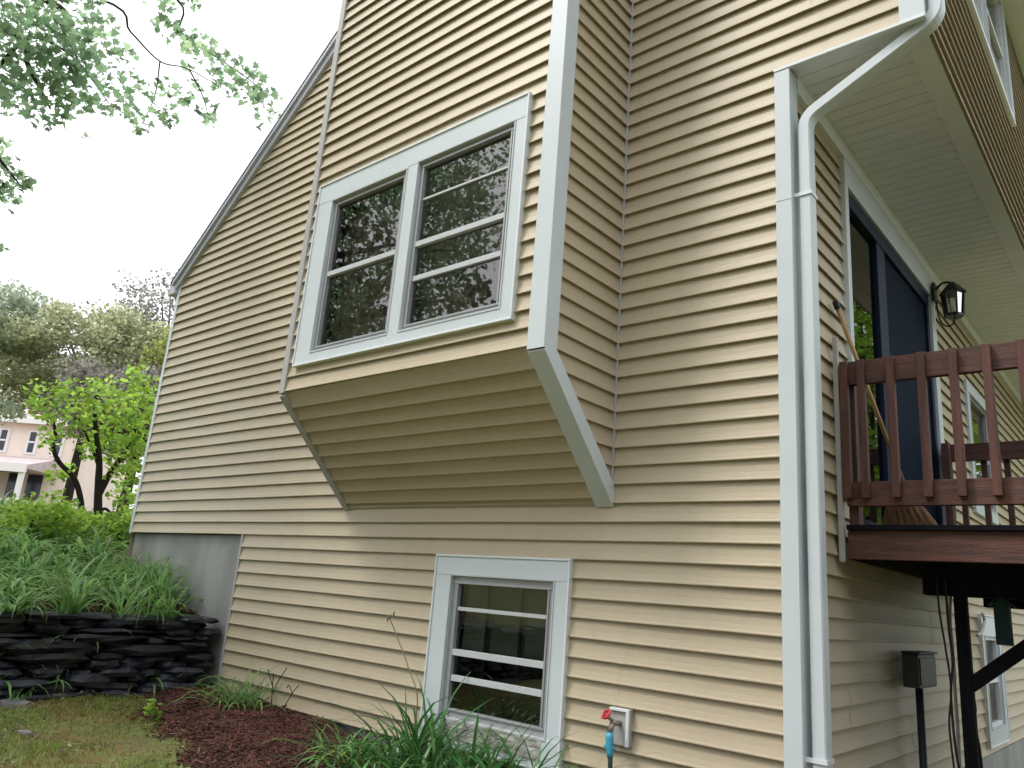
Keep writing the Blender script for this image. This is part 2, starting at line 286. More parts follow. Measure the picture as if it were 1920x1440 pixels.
# ================================================================= HOUSE
c=0.1016; YB=-0.675; XO=0.63
SL=0.833
def rake(x): return 2.83+SL*(x+6.784)
def rake_r(x): return 5.01-SL*(x-1.09)
house=thing('house','cream vinyl sided house with projecting bay window and white corner trim','house',(-3.3,0,-1.3))
PROF=[(0.0010,c+0.0175),(0.0050,0.075),(0.0110,0.042),(0.0182,0.015),(0.0212,0.008),(0.0217,0.0030),(0.0198,0.0),(0.0185,0.014),(0.0022,0.017)]
def siding(name,T,n0,n1,span,parent,holes=(),seed=1,phase=0.0,base=0.0,panel=3.6):
    """courses n0..n1-1 in wall coordinates; span(z)->(s0,s1); holes: (s0,s1,z0,z1)"""
    r=random.Random(seed); mb=MB()
    ph=[r.uniform(0,6.28) for _ in range(8)]
    def wav(s,n):
        k=n//2
        return (0.0009*math.sin(1.9*s+ph[0]+k*1.7)+0.0007*math.sin(5.3*s+ph[1]+k*2.9), 0.0011*math.sin(1.3*s+ph[2]+k*2.1)+0.0007*math.sin(4.1*s+ph[3]+k*1.3))
    for n in range(n0,n1):
        z0=base+n*c; k=n//2; rr=random.Random(seed*1000+k); off=rr.uniform(0,panel)
        a0,a1=span(z0+c/2)
        if a1-a0<0.03: continue
        # joints
        cuts=[a0]; s=math.floor((a0-off)/panel)*panel+off+panel
        while s<a1-0.15:
            if s>a0+0.15: cuts.append(s)
            s+=panel*rr.uniform(0.8,1.0)
        cuts.append(a1)
        for i in range(len(cuts)-1):
            b0,b1=cuts[i],cuts[i+1]; lap=(i%2)*0.0016
            if i%2==1: b0-=0.03; b1+=(0.03 if i<len(cuts)-2 else 0)
            segs=[(b0,b1)]
            for (h0,h1,hz0,hz1) in holes:
                if hz1>z0+0.01 and hz0<z0+c-0.01:
                    ns=[]
                    for (p,q) in segs:
                        if h1<=p or h0>=q: ns.append((p,q)); continue
                        if h0>p: ns.append((p,h0))
                        if h1<q: ns.append((h1,q))
                    segs=ns
            for (p,q) in segs:
                if q-p<0.004: continue
                m_=max(1,int((q-p)/0.22)); vs=[]; fs=[]
                pf=[(o+ (lap if o>0.003 else 0),dz) for o,dz in PROF]+[(-0.004,0.017)]
                K=len(pf)
                for j in range(m_+1):
                    t=j/m_
                    for o,dz in pf:
                        z=z0+dz; l0,l1=span(z)
                        pp=l0 if abs(p-a0)<1e-6 else p; qq=l1 if abs(q-a1)<1e-6 else q
                        s=pp+(qq-pp)*t; wo,wz=wav(s,n)
                        kk=1 if o>0.003 else 0
                        vs.append(T(s,o+wo*kk,z+wz))
                    if j<m_:
                        for e in range(K-1): fs.append((j*K+e,j*K+e+1,(j+1)*K+e+1,(j+1)*K+e))
                mb.add(vs,fs)
    return mb.build(name,'siding',parent)
def spanA(z):
    l=-6.745 if z<2.75 else -6.745+(z-2.80)/SL+0.02
    l=max(l,-6.745) if z<2.80 else l
    rr=-0.09 if z<25*c else XO-0.09
    if z>5.35: rr=XO-(z-5.37)/SL-0.02
    return (l,rr)
def spanLow(z): return (-4.655,-0.09)
# main gable wall, upper block then the block beside the exposed foundation
gw=siding('gable_wall',TY(0),0,66,lambda z:spanA(z),house,holes=[(-3.3,-1.3,1.0,2.8)],seed=3)
wl=siding('lower_wall',TY(0),-12,0,spanLow,house,holes=[(-2.17,-1.35,-1.04,-0.225)],seed=5)
bf=siding('bay_front',TY(YB),9,52,lambda z:(-3.30,-1.10),house,holes=[(-3.04,-1.335,1.14,2.31)],seed=7)
bs=siding('bay_side',TX(-1.045),2,52,lambda z:(((YB+0.075) if z>1.0 else (YB+0.06)*(z-0.20)/0.78-0.025),-0.012),house,seed=8)
# sloping underside of the bay
e_=Vector((0,-YB,-(0.905-0.205))); ln_=e_.length; e_.normalize(); nrm=Vector((0,e_.z,-e_.y)); nrm=nrm if nrm.z<0 else -nrm
def TS(s,o,t):       # t measured up the slope from the wall
    p=Vector((s,0,0.205))-e_*t+nrm*o; return (p.x,p.y,p.z)
siding('bay_underside',TS,0,10,lambda z:(-3.30,-1.11),house,seed=9,base=ln_-10*c-0.004)
siding('side_wall',TX(-0.038),-12,25,lambda z:(0.10,9.0),house,holes=[(0.86,2.93,0.14,2.3),(4.10,5.0,0.75,1.76),(3.93,4.55,-1.05,-0.32)],seed=11)
siding('upper_side_wall',TX(XO),25,48,lambda z:(0.09,9.0),house,holes=[(1.0,2.85,3.7,4.7)],seed=13)
# hidden sides, floor over the overhang, roof
mb=MB()
mb.add([(-6.78,0.0,-1.4),(-6.78,9,-1.4),(-6.78,9,2.8),(-6.78,0.0,2.8)],[(0,1,2,3)])
mb.add([(-6.78,9,-1.9),(0,9,-1.9),(0,9,2.6),(XO,9,2.6),(XO,9,5.3),(-1.55,9,7.1),(-6.78,9,2.8)],[(0,1,2,3,4,5,6)])
mb.add([(-3.335,YB,0.90),(-3.335,0,0.21),(-3.335,0,5.3),(-3.335,YB,5.3)],[(0,1,2,3)])
mb.build('hidden_walls','siding',house)
mb=MB(); mb.add([(-1.048,YB+0.004,0.915),(-1.048,-0.003,0.21),(-1.048,-0.003,5.3),(-1.048,YB+0.004,5.3)],[(0,1,2,3)])
mb.add([TS(-3.32,0.0005,0.0),TS(-1.06,0.0005,0.0),TS(-1.06,0.0005,ln_-0.002),TS(-3.32,0.0005,ln_-0.002)],[(0,1,2,3)])
mb.add([(-3.32,YB-0.0155,0.9135),(-1.06,YB-0.0155,0.9135),(-1.06,YB+0.02,0.9135),(-3.32,YB+0.02,0.9135)],[(0,1,2,3)]); mb.build('bay_sheathing','siding',house)
mb=MB()
mb.box((-6.72,0.02,-2.2),(-4.62,0.25,-0.006))
mb.box((-4.62,0.02,-2.2),(-0.02,0.25,-12*c-0.004)); mb.box((-0.25,0.25,-2.4),(-0.012,8.9,-12*c-0.004))
mb.build('foundation','concrete',house)
# corner posts (main corner, upper corner, bay corners, brackets)
mb=MB()
def lpost(mb,x,y,z0,z1,wx=0.092,wy=0.085,o=0.022):
    mb.box((x-wx,y-o,z0),(x+o,y-o+0.004,z1)); mb.box((x+o-0.004,y-o+0.004,z0),(x+o,y+wy,z1))
    mb.box((x-wx,y-o+0.004,z0),(x-wx+0.004,y+0.002,z1)); mb.box((x,y+wy-0.004,z0),(x+o-0.004,y+wy,z1))
mb.box((-0.092,-0.028,-12*c-0.03),(-0.010,-0.024,25*c-0.02)); mb.box((-0.014,-0.024,-12*c-0.03),(-0.010,0.085,25*c-0.02)); mb.box((-0.092,-0.024,-12*c-0.03),(-0.088,0.002,25*c-0.02)); mb.box((-0.036,0.081,-12*c-0.03),(-0.014,0.085,25*c-0.02)); mb.build('corner_post','trim',house,bevel=0.003)
mb=MB(); mb.box((-0.0925,-0.0295,1.741),(-0.0085,-0.0281,1.7428)); mb.build('post_seam','jtrim',house)
mb=MB(); lpost(mb,XO,0,25*c,4.9); mb.build('corner_post','trim',house,bevel=0.003)
mb=MB(); lpost(mb,-1.045,YB,0.893,5.3,wx=0.085,wy=0.082,o=0.028); mb.build('bay_corner_trim','trim',house,bevel=0.003)
mb=MB(); mb.box((-3.355,YB-0.028,0.905),(-3.295,YB+0.03,5.3)); mb.build('bay_corner_trim','jtrim',house,bevel=0.003)
def bracket(x0,x1,o,th,m):
    mb=MB()
    a=[TS(x0,o,0.0),TS(x1,o,0.0),TS(x1,o,ln_),TS(x0,o,ln_)]; b=[TS(x0,-th,-0.0),TS(x1,-th,-0.0),TS(x1,-th,ln_+0.0),TS(x0,-th,ln_+0.0)]
    a[0]=(a[0][0],0-0.014,a[0][2]); a[1]=(a[1][0],-0.014,a[1][2])
    mb.add(a+b,[(0,1,2,3),(7,6,5,4),(0,4,5,1),(1,5,6,2),(2,6,7,3),(3,7,4,0)]); return mb.build('bay_bracket',m,house,bevel=0.003)
bracket(-1.13,-1.016,0.030,0.06,'trim'); bracket(-3.355,-3.295,0.028,0.04,'jtrim')
mb=MB(); mb.box((-1.043,-0.026,0.24),(-1.022,-0.003,5.2)); mb.build('inner_corner_trim','jtrim',house,bevel=0.003)
mb=MB(); mb.box((-6.80,-0.02,-0.006),(-6.745,0.0,2.76)); mb.build('corner_trim','trim',house,bevel=0.003)
mb=MB(); mb.box((-4.685,-0.02,-12*c-0.02),(-4.655,0.0,0.0)); mb.build('edge_trim','jtrim',house,bevel=0.003)
# rake board + roof
mb=MB(); xr=-1.549
def rk(x,dz,y): return (x,y,rake(x)+dz)
for (d0,d1,y0,y1) in ((-0.165,-0.035,-0.045,-0.0),):
    mb.add([rk(-6.83,d0,y0),rk(xr,d0,y0),rk(xr,d1,y0),rk(-6.83,d1,y0),rk(-6.83,d0,y1),rk(xr,d0,y1),rk(xr,d1,y1),rk(-6.83,d1,y1)],[(0,1,2,3),(7,6,5,4),(0,4,5,1),(1,5,6,2),(2,6,7,3),(3,7,4,0)])
mb.build('rake_board','rake',house,bevel=0.004)
mb=MB(); d0,d1,y0,y1=-0.022,0.0,-0.075,9.05
mb.add([rk(-6.9,d0,y0),rk(xr,d0,y0),rk(xr,d1,y0),rk(-6.9,d1,y0),rk(-6.9,d0,y1),rk(xr,d0,y1),rk(xr,d1,y1),rk(-6.9,d1,y1)],[(0,1,2,3),(7,6,5,4),(0,4,5,1),(1,5,6,2),(2,6,7,3),(3,7,4,0)])
q=lambda x,dz,y:(x,y,rake_r(x)+dz)
mb.add([q(xr,d0,y0),q(1.12,d0,y0),q(1.12,d1,y0),q(xr,d1,y0),q(xr,d0,y1),q(1.12,d0,y1),q(1.12,d1,y1),q(xr,d1,y1)],[(0,1,2,3),(7,6,5,4),(0,4,5,1),(1,5,6,2),(2,6,7,3),(3,7,4,0)])
rf=mb.build('roof','shingle',house)
mb=MB(); mb.add([rk(-6.895,-0.10,-0.062),rk(xr,-0.02,-0.062),rk(xr,-0.045,-0.062),rk(-6.895,-0.045,-0.062)],[]); mb=MB()
mb.add([rk(-6.87,-0.075,-0.070),rk(xr,-0.075,-0.070),rk(xr,-0.023,-0.070),rk(-6.87,-0.023,-0.070),rk(-6.87,-0.075,-0.0455),rk(xr,-0.075,-0.0455),rk(xr,-0.023,-0.0455),rk(-6.87,-0.023,-0.0455)],[(0,1,2,3),(7,6,5,4),(0,4,5,1),(1,5,6,2),(2,6,7,3),(3,7,4,0)])
mb.build('drip_edge','rake',house)
mb=MB(); mb.box((-6.95,-0.05,2.585),(-6.81,9,2.70)); mb.build('gutter','rake',house,bevel=0.01)
# eave on the right side
mb=MB(); mb.box((XO+0.016,0.0,4.86),(XO+0.34,9,4.88)); mb.build('eave_soffit','soffit',house)
mb=MB(); mb.box((XO+0.34,0.0,4.84),(XO+0.45,9,4.98)); mb.build('gutter','trim',house,bevel=0.015)
mb=MB(); mb.box((-3.5,YB-0.06,5.3),(-0.95,0,5.34)); mb.build('bay_roof','shingle',house)
# overhang: soffit boards run across, white edge trim, frieze, inner beam strip
mb=MB(); y=0.02; i=0
while y<9:
    mb.box((-0.036,y,25*c+0.005),(XO-0.11,y+0.090,25*c+0.015)); mb.box((-0.036,y+0.090,25*c+0.013),(XO-0.11,y+0.102,25*c+0.0155)); y+=0.1
mb.build('soffit','soffit',house)
mb=MB(); mb.box((XO-0.11,0.0,25*c-0.004),(XO-0.0,9,25*c+0.015)); mb.build('soffit_border','soffit',house,bevel=0.002)
mb=MB(); mb.box((-0.038,0.09,25*c-0.10),(-0.006,9,25*c+0.004)); mb.build('frieze_board','soffit',house,bevel=0.003)
mb=MB(); mb.box((-0.095,-0.032,25*c-0.018),(XO+0.024,0.0,25*c+0.0015)); mb.build('overhang_edge_trim','trim_lip',house,bevel=0.003)
mb=MB(); mb.box((-6.7,0.3,2.62),(XO-0.03,8.9,2.66)); mb.box((-6.7,0.3,2.6),(-0.05,8.9,2.62)); mb.build('upper_floor','room',house)
# metal strip where the deck railing meets the wall
mb=MB(); mb.box((-0.01,0.515,-0.03),(0.016,0.537,1.16)); mb.build('edge_trim','jtrim',house,bevel=0.002)
# downspout
def rect_pipe(mb,pts,a,b,side):
    P=[Vector(p) for p in pts]; vs=[]; fs=[]
    for i,p in enumerate(P):
        d=(P[min(i+1,len(P)-1)]-P[max(i-1,0)]).normalized(); u=Vector(side); u=(u-d*u.dot(d)).normalized(); w_=d.cross(u)
        for (s,t) in ((-1,-.8),(-.8,-1),(.8,-1),(1,-.8),(1,.8),(.8,1),(-.8,1),(-1,.8)): vs.append(p+u*(s*a/2)+w_*(t*b/2))
        if i: fs+=[((i-1)*8+j,(i-1)*8+(j+1)%8,i*8+(j+1)%8,i*8+j) for j in range(8)]
    fs+=[tuple(range(8))[::-1],tuple(range(len(vs)-8,len(vs)))]; mb.add(vs,fs)
def rounded(P,r=0.07,n=6):
    P=[Vector(p) for p in P]; out=[P[0]]
    for a,b,d in zip(P,P[1:],P[2:]):
        u=(a-b).normalized(); v=(d-b).normalized(); p0=b+u*r; p2=b+v*r
        out+=[p0*(1-t)**2+b*2*t*(1-t)+p2*t*t for t in [i/n for i in range(n+1)]]
    return out+[P[-1]]
mb=MB(); rect_pipe(mb,rounded([(XO+0.062,0.05,4.85),(XO+0.062,0.05,2.545),(0.044,0.05,2.225),(0.044,0.05,-1.50)]),0.078,0.062,(0,1,0))
ds=mb.build('downspout','trim',house)
for z in (1.76,-0.9):
    mb=MB(); mb.box((-0.010,0.004,z),(0.080,0.0075,z+0.02)); mb.box((0.0765,0.0075,z),(0.0795,0.094,z+0.02)); mb.build('strap','trim_lip',ds)

# ---- windows
def window(name,T,cas,ops,parent,lip=True,frame='storm',cw=0.03,label=None,curtain=True,depth=0.55,fw=0.03,lightside=None):
    """cas=(s0,s1,z0,z1) casing outline; ops=[(s0,s1,z0,z1,[bars])], bars=(z,h,o,mat)"""
    s0,s1,z0,z1=cas; mb=MB(); e=0.004; o0,o1=-0.045,0.026
    zs=sorted(ops,key=lambda q:q[0]); oz0=min(q[2] for q in ops); oz1=max(q[3] for q in ops)
    mb.box((s0+0.012,o0,oz1),(s1-0.012,o1,z1-0.012),T); mb.box((s0+0.012,o0,z0+0.012),(s1-0.012,o1+0.001,oz0),T)
    xs_=[s0+0.012]+[v for q in zs for v in (q[0],q[1])]+[s1-0.012]
    for i in range(0,len(xs_),2): mb.box((xs_[i],o0,oz0),(xs_[i+1],o1-0.0015,oz1),T)
    win=mb.build(name,'trim',parent,bevel=0.0025)
    if label: win['label']=label
    if lip:
        mb=MB(); t=0.012; q=0.034
        mb.box((s0,-0.01,z1-t),(s1,q,z1),T); mb.box((s0,-0.01,z0),(s1,q,z0+t),T); mb.box((s0,-0.01,z0+t),(s0+t,q-.001,z1-t),T); mb.box((s1-t,-0.01,z0+t),(s1,q-.001,z1-t),T)
        mb.build('outer_lip','trim_lip',win,bevel=0.002)
    mb=MB(); q=o1+0.005; t=0.009
    for (a0,a1,b0,b1,_) in ops:
        mb.box((a0-t,0.0,b1-0.001),(a1+t,q,b1+t),T); mb.box((a0-t,0.0,b0-t),(a1+t,q,b0+0.001),T); mb.box((a0-t,0.0,b0+0.001),(a0-0.0005,q-.001,b1-0.001),T); mb.box((a1+0.0005,0.0,b0+0.001),(a1+t,q-.001,b1-0.001),T)
    mb.build('inner_bead','storm_light',win)
    for (a0,a1,b0,b1,bars) in ops:
        mb=MB(); f1=0.004
        mb.box((a0,-0.04,b1-fw),(a1,f1,b1),T); mb.box((a0,-0.04,b0),(a1,f1,b0+fw),T); mb.box((a0,-0.04,b0+fw),(a0+fw,f1-.001,b1-fw),T); mb.box((a1-fw,-0.04,b0+fw),(a1,f1-.001,b1-fw),T)
        k=fw*0.45
        mb.box((a0+k,f1,b1-fw),(a1-k,f1+0.007,b1-fw+0.014),T); mb.box((a0+fw-0.012,f1,b0+fw),(a0+fw,f1+0.006,b1-fw),T); mb.box((a1-fw,f1,b0+fw),(a1-fw+0.012,f1+0.006,b1-fw),T); mb.box((a0+k,f1,b0+fw-0.012),(a1-k,f1+0.007,b0+fw),T)
        fr=mb.build('frame',frame,win,bevel=0.0015)
        for (z,h,o,mm) in bars:
            mb=MB(); mb.box((a0+fw-0.004,-0.03,z-h/2),(a1-fw+0.004,o,z+h/2),T); mb.build('sash_bar',mm,fr,bevel=0.0015)
        mb=MB(); mb.add([T(a0+fw-.002,-0.018,b0+fw-.002),T(a1-fw+.002,-0.018,b0+fw-.002),T(a1-fw+.002,-0.018,b1-fw+.002),T(a0+fw-.002,-0.018,b1-fw+.002)],[(0,1,2,3)]); mb.build('pane','glass',fr)
        if curtain:
            vs=[];fs=[];n=60
            for i in range(n+1):
                s=a0+(a1-a0)*i/n; o=-0.14-0.018*math.sin(i*0.9+a0*7)-0.008*math.sin(i*2.3)
                vs+=[T(s,o,b0),T(s,o,b1)]
                if i: fs.append((2*i-2,2*i,2*i+1,2*i-1))
            mb=MB(); mb.add(vs,fs); mb.build('curtain','curtain',win,smooth=True)
    a0=min(q[0] for q in ops)-0.05; a1=max(q[1] for q in ops)+0.05; b0=oz0-0.05; b1=oz1+0.05; d=-depth
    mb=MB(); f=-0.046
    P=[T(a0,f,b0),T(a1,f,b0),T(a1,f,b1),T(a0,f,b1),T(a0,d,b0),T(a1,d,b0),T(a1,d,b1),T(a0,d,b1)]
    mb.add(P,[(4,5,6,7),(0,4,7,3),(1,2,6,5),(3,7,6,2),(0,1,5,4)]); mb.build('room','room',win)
    return win
window('bay_window',TY(YB-0.012),(-3.2187,-1.2382,1.076,2.4613),[(-3.0342,-2.2546,1.1605,2.2934,[(1.7255,0.035,0.008,'storm_light')]),(-2.1411,-1.3382,1.1605,2.306,[(2.0439,0.014,-0.006,'storm_light'),(1.7284,0.035,0.008,'storm_light'),(1.5002,0.033,0.0,'storm_light')])],house,depth=0.6,fw=0.038,label='double bay window with two grey storm frames')
lw=window('basement_window',TY(-0.012),(-2.315,-1.262,-1.19,-0.1),[(-2.165,-1.372,-1.035,-0.225,[(-0.42,0.022,-0.002,'storm_light'),(-0.672,0.036,0.008,'storm_light'),(-0.818,0.034,0.002,'storm_light')])],house,curtain=False,depth=0.6,fw=0.048,label='basement window with three sash bars behind daylily leaves')
T0=TY(-0.012)
mb=MB(); mb.box((-2.15,-0.02,-1.085),(-1.39,0.030,-1.036),T0); mb.box((-2.15,0.0,-1.15),(-1.39,0.0285,-1.087),T0); mb.build('sill','sill_old',lw,bevel=0.003)
mb=MB()
for s in (-1.90,-1.64): mb.box((s-0.008,-0.05,-0.98),(s+0.008,-0.035,-0.28),T0)
mb.build('muntin','elec',lw)
mb=MB(); mb.add([T0(-2.12,-0.07,-0.66),T0(-1.42,-0.07,-0.66),T0(-1.42,-0.09,-0.27),T0(-2.12,-0.09,-0.27)],[(0,1,2,3)]); mb.build('blind','blind',lw)
window('side_window',TX(-0.026),(4.03,5.06,0.66,1.87),[(4.13,4.96,0.78,1.75,[(1.25,0.035,0.005,'storm_light')])],house,lip=False,depth=0.4,label='deck level window beyond the wall lantern')
window('side_window',TX(-0.026),(3.83,4.66,-1.175,-0.17),[(3.95,4.53,-1.04,-0.34,[(-0.69,0.035,0.005,'trim_lip')])],house,lip=True,frame='trim_lip',depth=0.4,label='narrow white basement window beyond the dark deck post')
window('upper_window',TX(XO+0.012),(0.9,2.96,3.58,4.8),[(1.0,1.93,3.68,4.7,[(4.18,0.035,0.005,'trim_lip')]),(1.99,2.87,3.68,4.7,[(4.18,0.035,0.005,'trim_lip')])],house,lip=True,frame='trim_lip',depth=0.5,label='upstairs double window with bright white casing')
window('upper_window',TX(XO+0.012),(4.9,6.6,3.58,4.8),[(5.0,5.7,3.68,4.7,[]),(5.8,6.5,3.68,4.7,[])],house,lip=True,frame='trim_lip',depth=0.5,label='far upstairs window at the photo edge')

# ---- sliding patio door
T0=TX(-0.026); mb=MB(); dz0,dz1=0.16,2.41
mb.box((0.805,-0.05,dz0),(0.865,0.03,2.235),T0); mb.box((2.86,-0.05,dz0),(2.985,0.03,2.235),T0); mb.box((0.805,-0.05,2.235),(2.985,0.031,dz1),T0)
door=mb.build('patio_door','trim',house,bevel=0.004); door['label']='sliding patio door with navy frame and one screened half'
mb=MB(); mb.box((0.865,-0.05,2.14),(2.86,0.012,2.235),T0); mb.box((0.865,-0.05,dz0),(2.86,0.012,0.24),T0)
mb.box((0.865,-0.05,0.24),(0.885,0.008,2.14),T0); mb.box((2.80,-0.05,0.24),(2.86,0.008,2.14),T0); mb.box((1.50,-0.05,0.24),(1.68,0.006,2.14),T0); mb.build('door_frame','navy',door,bevel=0.003)
mb=MB(); mb.add([T0(0.88,-0.02,0.24),T0(1.51,-0.02,0.24),T0(1.51,-0.02,2.145),T0(0.88,-0.02,2.145)],[(0,1,2,3)]); mb.build('pane','glass',door)
mb=MB(); mb.box((1.675,-0.03,0.24),(2.805,-0.012,2.145),T0); mb.build('screen_panel','screen',door)
mb=MB(); mb.box((1.65,0.006,1.05),(1.675,0.03,1.25),T0); mb.build('handle','black',door,bevel=0.004)
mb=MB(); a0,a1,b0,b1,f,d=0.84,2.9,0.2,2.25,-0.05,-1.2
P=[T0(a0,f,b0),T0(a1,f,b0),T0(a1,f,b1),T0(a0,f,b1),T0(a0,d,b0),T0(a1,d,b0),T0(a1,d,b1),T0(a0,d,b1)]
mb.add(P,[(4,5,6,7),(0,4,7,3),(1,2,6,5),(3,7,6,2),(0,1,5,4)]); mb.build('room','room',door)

# ================================================================= DECK
deck=thing('deck','red brown stained wooden deck with railing outside the patio door','deck',(1.5,1.7,-1.75))
DX=3.2; Y0,Y1=0.54,2.93
mb=MB(); mb.box((0.03,Y0-0.005,-0.012),(DX,Y0+0.035,0.128)); mb.build('rim_board','deckwood',deck,bevel=0.003)
mb=MB(); mb.box((0.03,Y1-0.04,-0.012),(DX,Y1,0.128)); mb.build('rim_board','deckwood',deck,bevel=0.003)
mb=MB(); mb.box((0.017,Y0+0.036,-0.012),(0.055,Y1-0.041,0.127))
x=0.42
while x<DX: mb.box((x,Y0+0.036,-0.01),(x+0.038,Y1-0.041,0.126)); x+=0.4
mb.build('joists','darkwood',deck)
mb=MB(); y=Y0-0.03
while y<Y1:
    mb.box((0.03,y,0.129),(DX,min(y+0.138,Y1+0.02),0.154)); y+=0.1405
mb.build('deck_boards','darkwood',deck,bevel=0.002)
mb=MB(); mb.box((0.26,0.955,-0.15),(DX,1.045,-0.0125)); mb.build('beam','darkwood',deck,bevel=0.003)
mb=MB(); mb.box((0.26,2.5,-0.15),(DX,2.59,-0.0125)); mb.build('beam','darkwood',deck,bevel=0.003)
mb=MB()  # unseen skirt boards, added to block light reaching under the deck
x=1.05
while x<DX: mb.box((x,Y0+0.045,-1.6),(x+0.135,Y0+0.065,-0.013)); x+=0.14
x=Y0+0.08
while x<Y1-0.1: mb.box((DX-0.03,x,-1.7),(DX-0.008,x+0.135,-0.013)); x+=0.14
mb.build('shading_skirt','deckwood_v',deck)
def railing(y,front,label):
    mb=MB(); mb.box((0.03,y,0.888),(DX,y+0.038,1.016)); r=mb.build('railing','deckwood',deck,bevel=0.003); r['label']=label
    mb=MB(); mb.box((0.03,y,0.25),(DX,y+0.038,0.373)); mb.build('bottom_rail','deckwood',r,bevel=0.003)
    x=-0.008 if front else 0.035; yy=(y-0.039) if front else y+0.039
    x=0.13-0.143+0.03
    while x<DX:
        xx=max(x,0.045); mb=MB(); mb.box((xx-0.019,yy,0.285),(xx+0.019,yy+0.038,1.010)); mb.build('baluster','deckwood_v',r,bevel=0.003); x+=0.1425 if x>0.1 else 0.113
    mb=MB(); mb.box((0.026,yy+(0.0785 if front else -0.12),0.155),(0.075,yy+(0.15 if front else -0.0405),1.012)); mb.build('rail_post','deckwood_v',r,bevel=0.003)
railing(Y0,True,'near railing of the deck'); railing(2.82,False,'far railing of the deck')
for px_ in (0.425,2.6):
    z0=float(gz(np.array(px_),np.array(1.0)))
    mb=MB(); mb.box((px_-0.028,0.955,z0-0.1),(px_+0.028,1.015,-0.1505)); mb.build('post','darkwood',deck,bevel=0.004)
mb=MB(); mb.bar((0.435,0.985,-0.575),(0.99,0.985,-0.12),0.045,0.062); mb.build('brace','darkwood',deck,bevel=0.003)
mb=MB(); mb.box((2.56,2.5,-2.1),(2.64,2.59,-0.1505)); mb.build('post','darkwood',deck,bevel=0.004)

# ================================================================= SMALL THINGS
# wall lantern
lx,ly,lz=0.0,2.90,2.06
lan=thing('wall_lantern','black metal carriage lantern on the siding beside the patio door','wall lantern',(0.016,ly,lz))
mb=MB(); mb.box((0.016,ly-0.05,2.19),(0.035,ly+0.05,2.34)); mb.tube(curve([(0.03,ly,2.29),(0.08,ly,2.335),(0.13,ly,2.335),(0.15,ly,2.30)]),0.009); mb.build('bracket','black',lan)
mb=MB(); cx=0.15; n=6
def hexr(r,z): return [(cx+r*math.cos(k*math.pi/3),ly+r*math.sin(k*math.pi/3),z) for k in range(6)]
v=hexr(0.10,2.235)+hexr(0.088,2.252)+hexr(0.045,2.305)+hexr(0.012,2.335)
mb.add(v,[(a*6+k,a*6+(k+1)%6,(a+1)*6+(k+1)%6,(a+1)*6+k) for a in range(3) for k in range(6)]+[tuple(range(6))[::-1],tuple(range(18,24))]); mb.build('lamp_cap','black',lan)
mb=MB()
for k in range(6):
    a=hexr(0.080,2.235)[k]; b=hexr(0.064,2.05)[k]; mb.tube([a,b],0.008,6)
v=hexr(0.068,2.04)+hexr(0.070,2.06); mb.add(v,[(k,(k+1)%6,6+(k+1)%6,6+k) for k in range(6)]+[tuple(range(6))[::-1],tuple(range(6,12))])
mb.tube(curve([(cx,ly,2.05),(cx,ly,2.0),(0.10,ly,1.97),(0.05,ly,2.03),(0.03,ly,2.2)]),0.006,6); mb.build('cage','black',lan)
mb=MB(); v=hexr(0.074,2.232)+hexr(0.058,2.062); mb.add(v,[(k,(k+1)%6,6+(k+1)%6,6+k) for k in range(6)]); mb.build('glass_panels','lampglass',lan)
# corn broom
br=thing('broom','corn broom with yellow wooden handle leaning beside the patio door','broom',(0.17,1.14,0.156))
mb=MB(); mb.tube([(0.008,0.565,1.345),(0.185,1.06,0.40)],0.0115,10); mb.build('handle','broomstick',br,smooth=True)
mb=MB(); mb.tube([(0.003,0.549,1.378),(0.009,0.568,1.338)],0.017,10); mb.build('handle_cap','black',br)
mb=MB(); 
rows=[(0.42,0.15,0.19,0.022),(0.36,0.10,0.225,0.035),(0.30,0.06,0.27,0.035),(0.23,0.04,0.315,0.03),(0.158,0.035,0.345,0.024)]
vs=[]; fs=[]; n=14
for k,(z,xa,xb,th) in enumerate(rows):
    yc=1.065+(0.42-z)*0.22
    for j in range(n+1):
        t=j/n; xx=xa+(xb-xa)*t; b=th*math.sqrt(max(0.06,1-(2*t-1)**2*0.9))*(1+0.08*((j%2)*2-1)); vs.append((xx,yc-b,z))
    for j in range(n,-1,-1):
        t=j/n; xx=xa+(xb-xa)*t; b=th*math.sqrt(max(0.06,1-(2*t-1)**2*0.9)); vs.append((xx,yc+b,z))
K=2*(n+1)
for k in range(len(rows)-1): fs+=[(k*K+j,k*K+(j+1)%K,(k+1)*K+(j+1)%K,(k+1)*K+j) for j in range(K)]
fs+=[tuple(range(K)),tuple(range((len(rows)-1)*K,len(rows)*K))[::-1]]
mb.add(vs,fs); mb.build('bristles','straw',br)
# birdhouse hanging under the beam
bh=thing('birdhouse','tall narrow dark green birdhouse hanging under the deck','birdhouse',(0.63,0.8,-0.37))
mb=MB(); mb.box((0.600,0.77,-0.365),(0.662,0.83,-0.175)); mb.add([(0.600,0.77,-0.175),(0.662,0.77,-0.175),(0.631,0.77,-0.15),(0.600,0.83,-0.175),(0.662,0.83,-0.175),(0.631,0.83,-0.15)],[(0,1,2),(5,4,3),(0,2,5,3),(2,1,4,5)]); mb.build('box','feeder',bh,bevel=0.002)
mb=MB(); mb.bar((0.578,0.8,-0.19),(0.634,0.8,-0.146),0.085,0.006); mb.bar((0.684,0.8,-0.19),(0.628,0.8,-0.146),0.085,0.006); mb.build('roof','feeder',bh)
mb=MB(); mb.tube([(0.631,0.8,-0.145),(0.631,0.86,-0.06),(0.631,0.95,-0.03)],0.002,5); mb.build('hanging_wire','cable',bh)
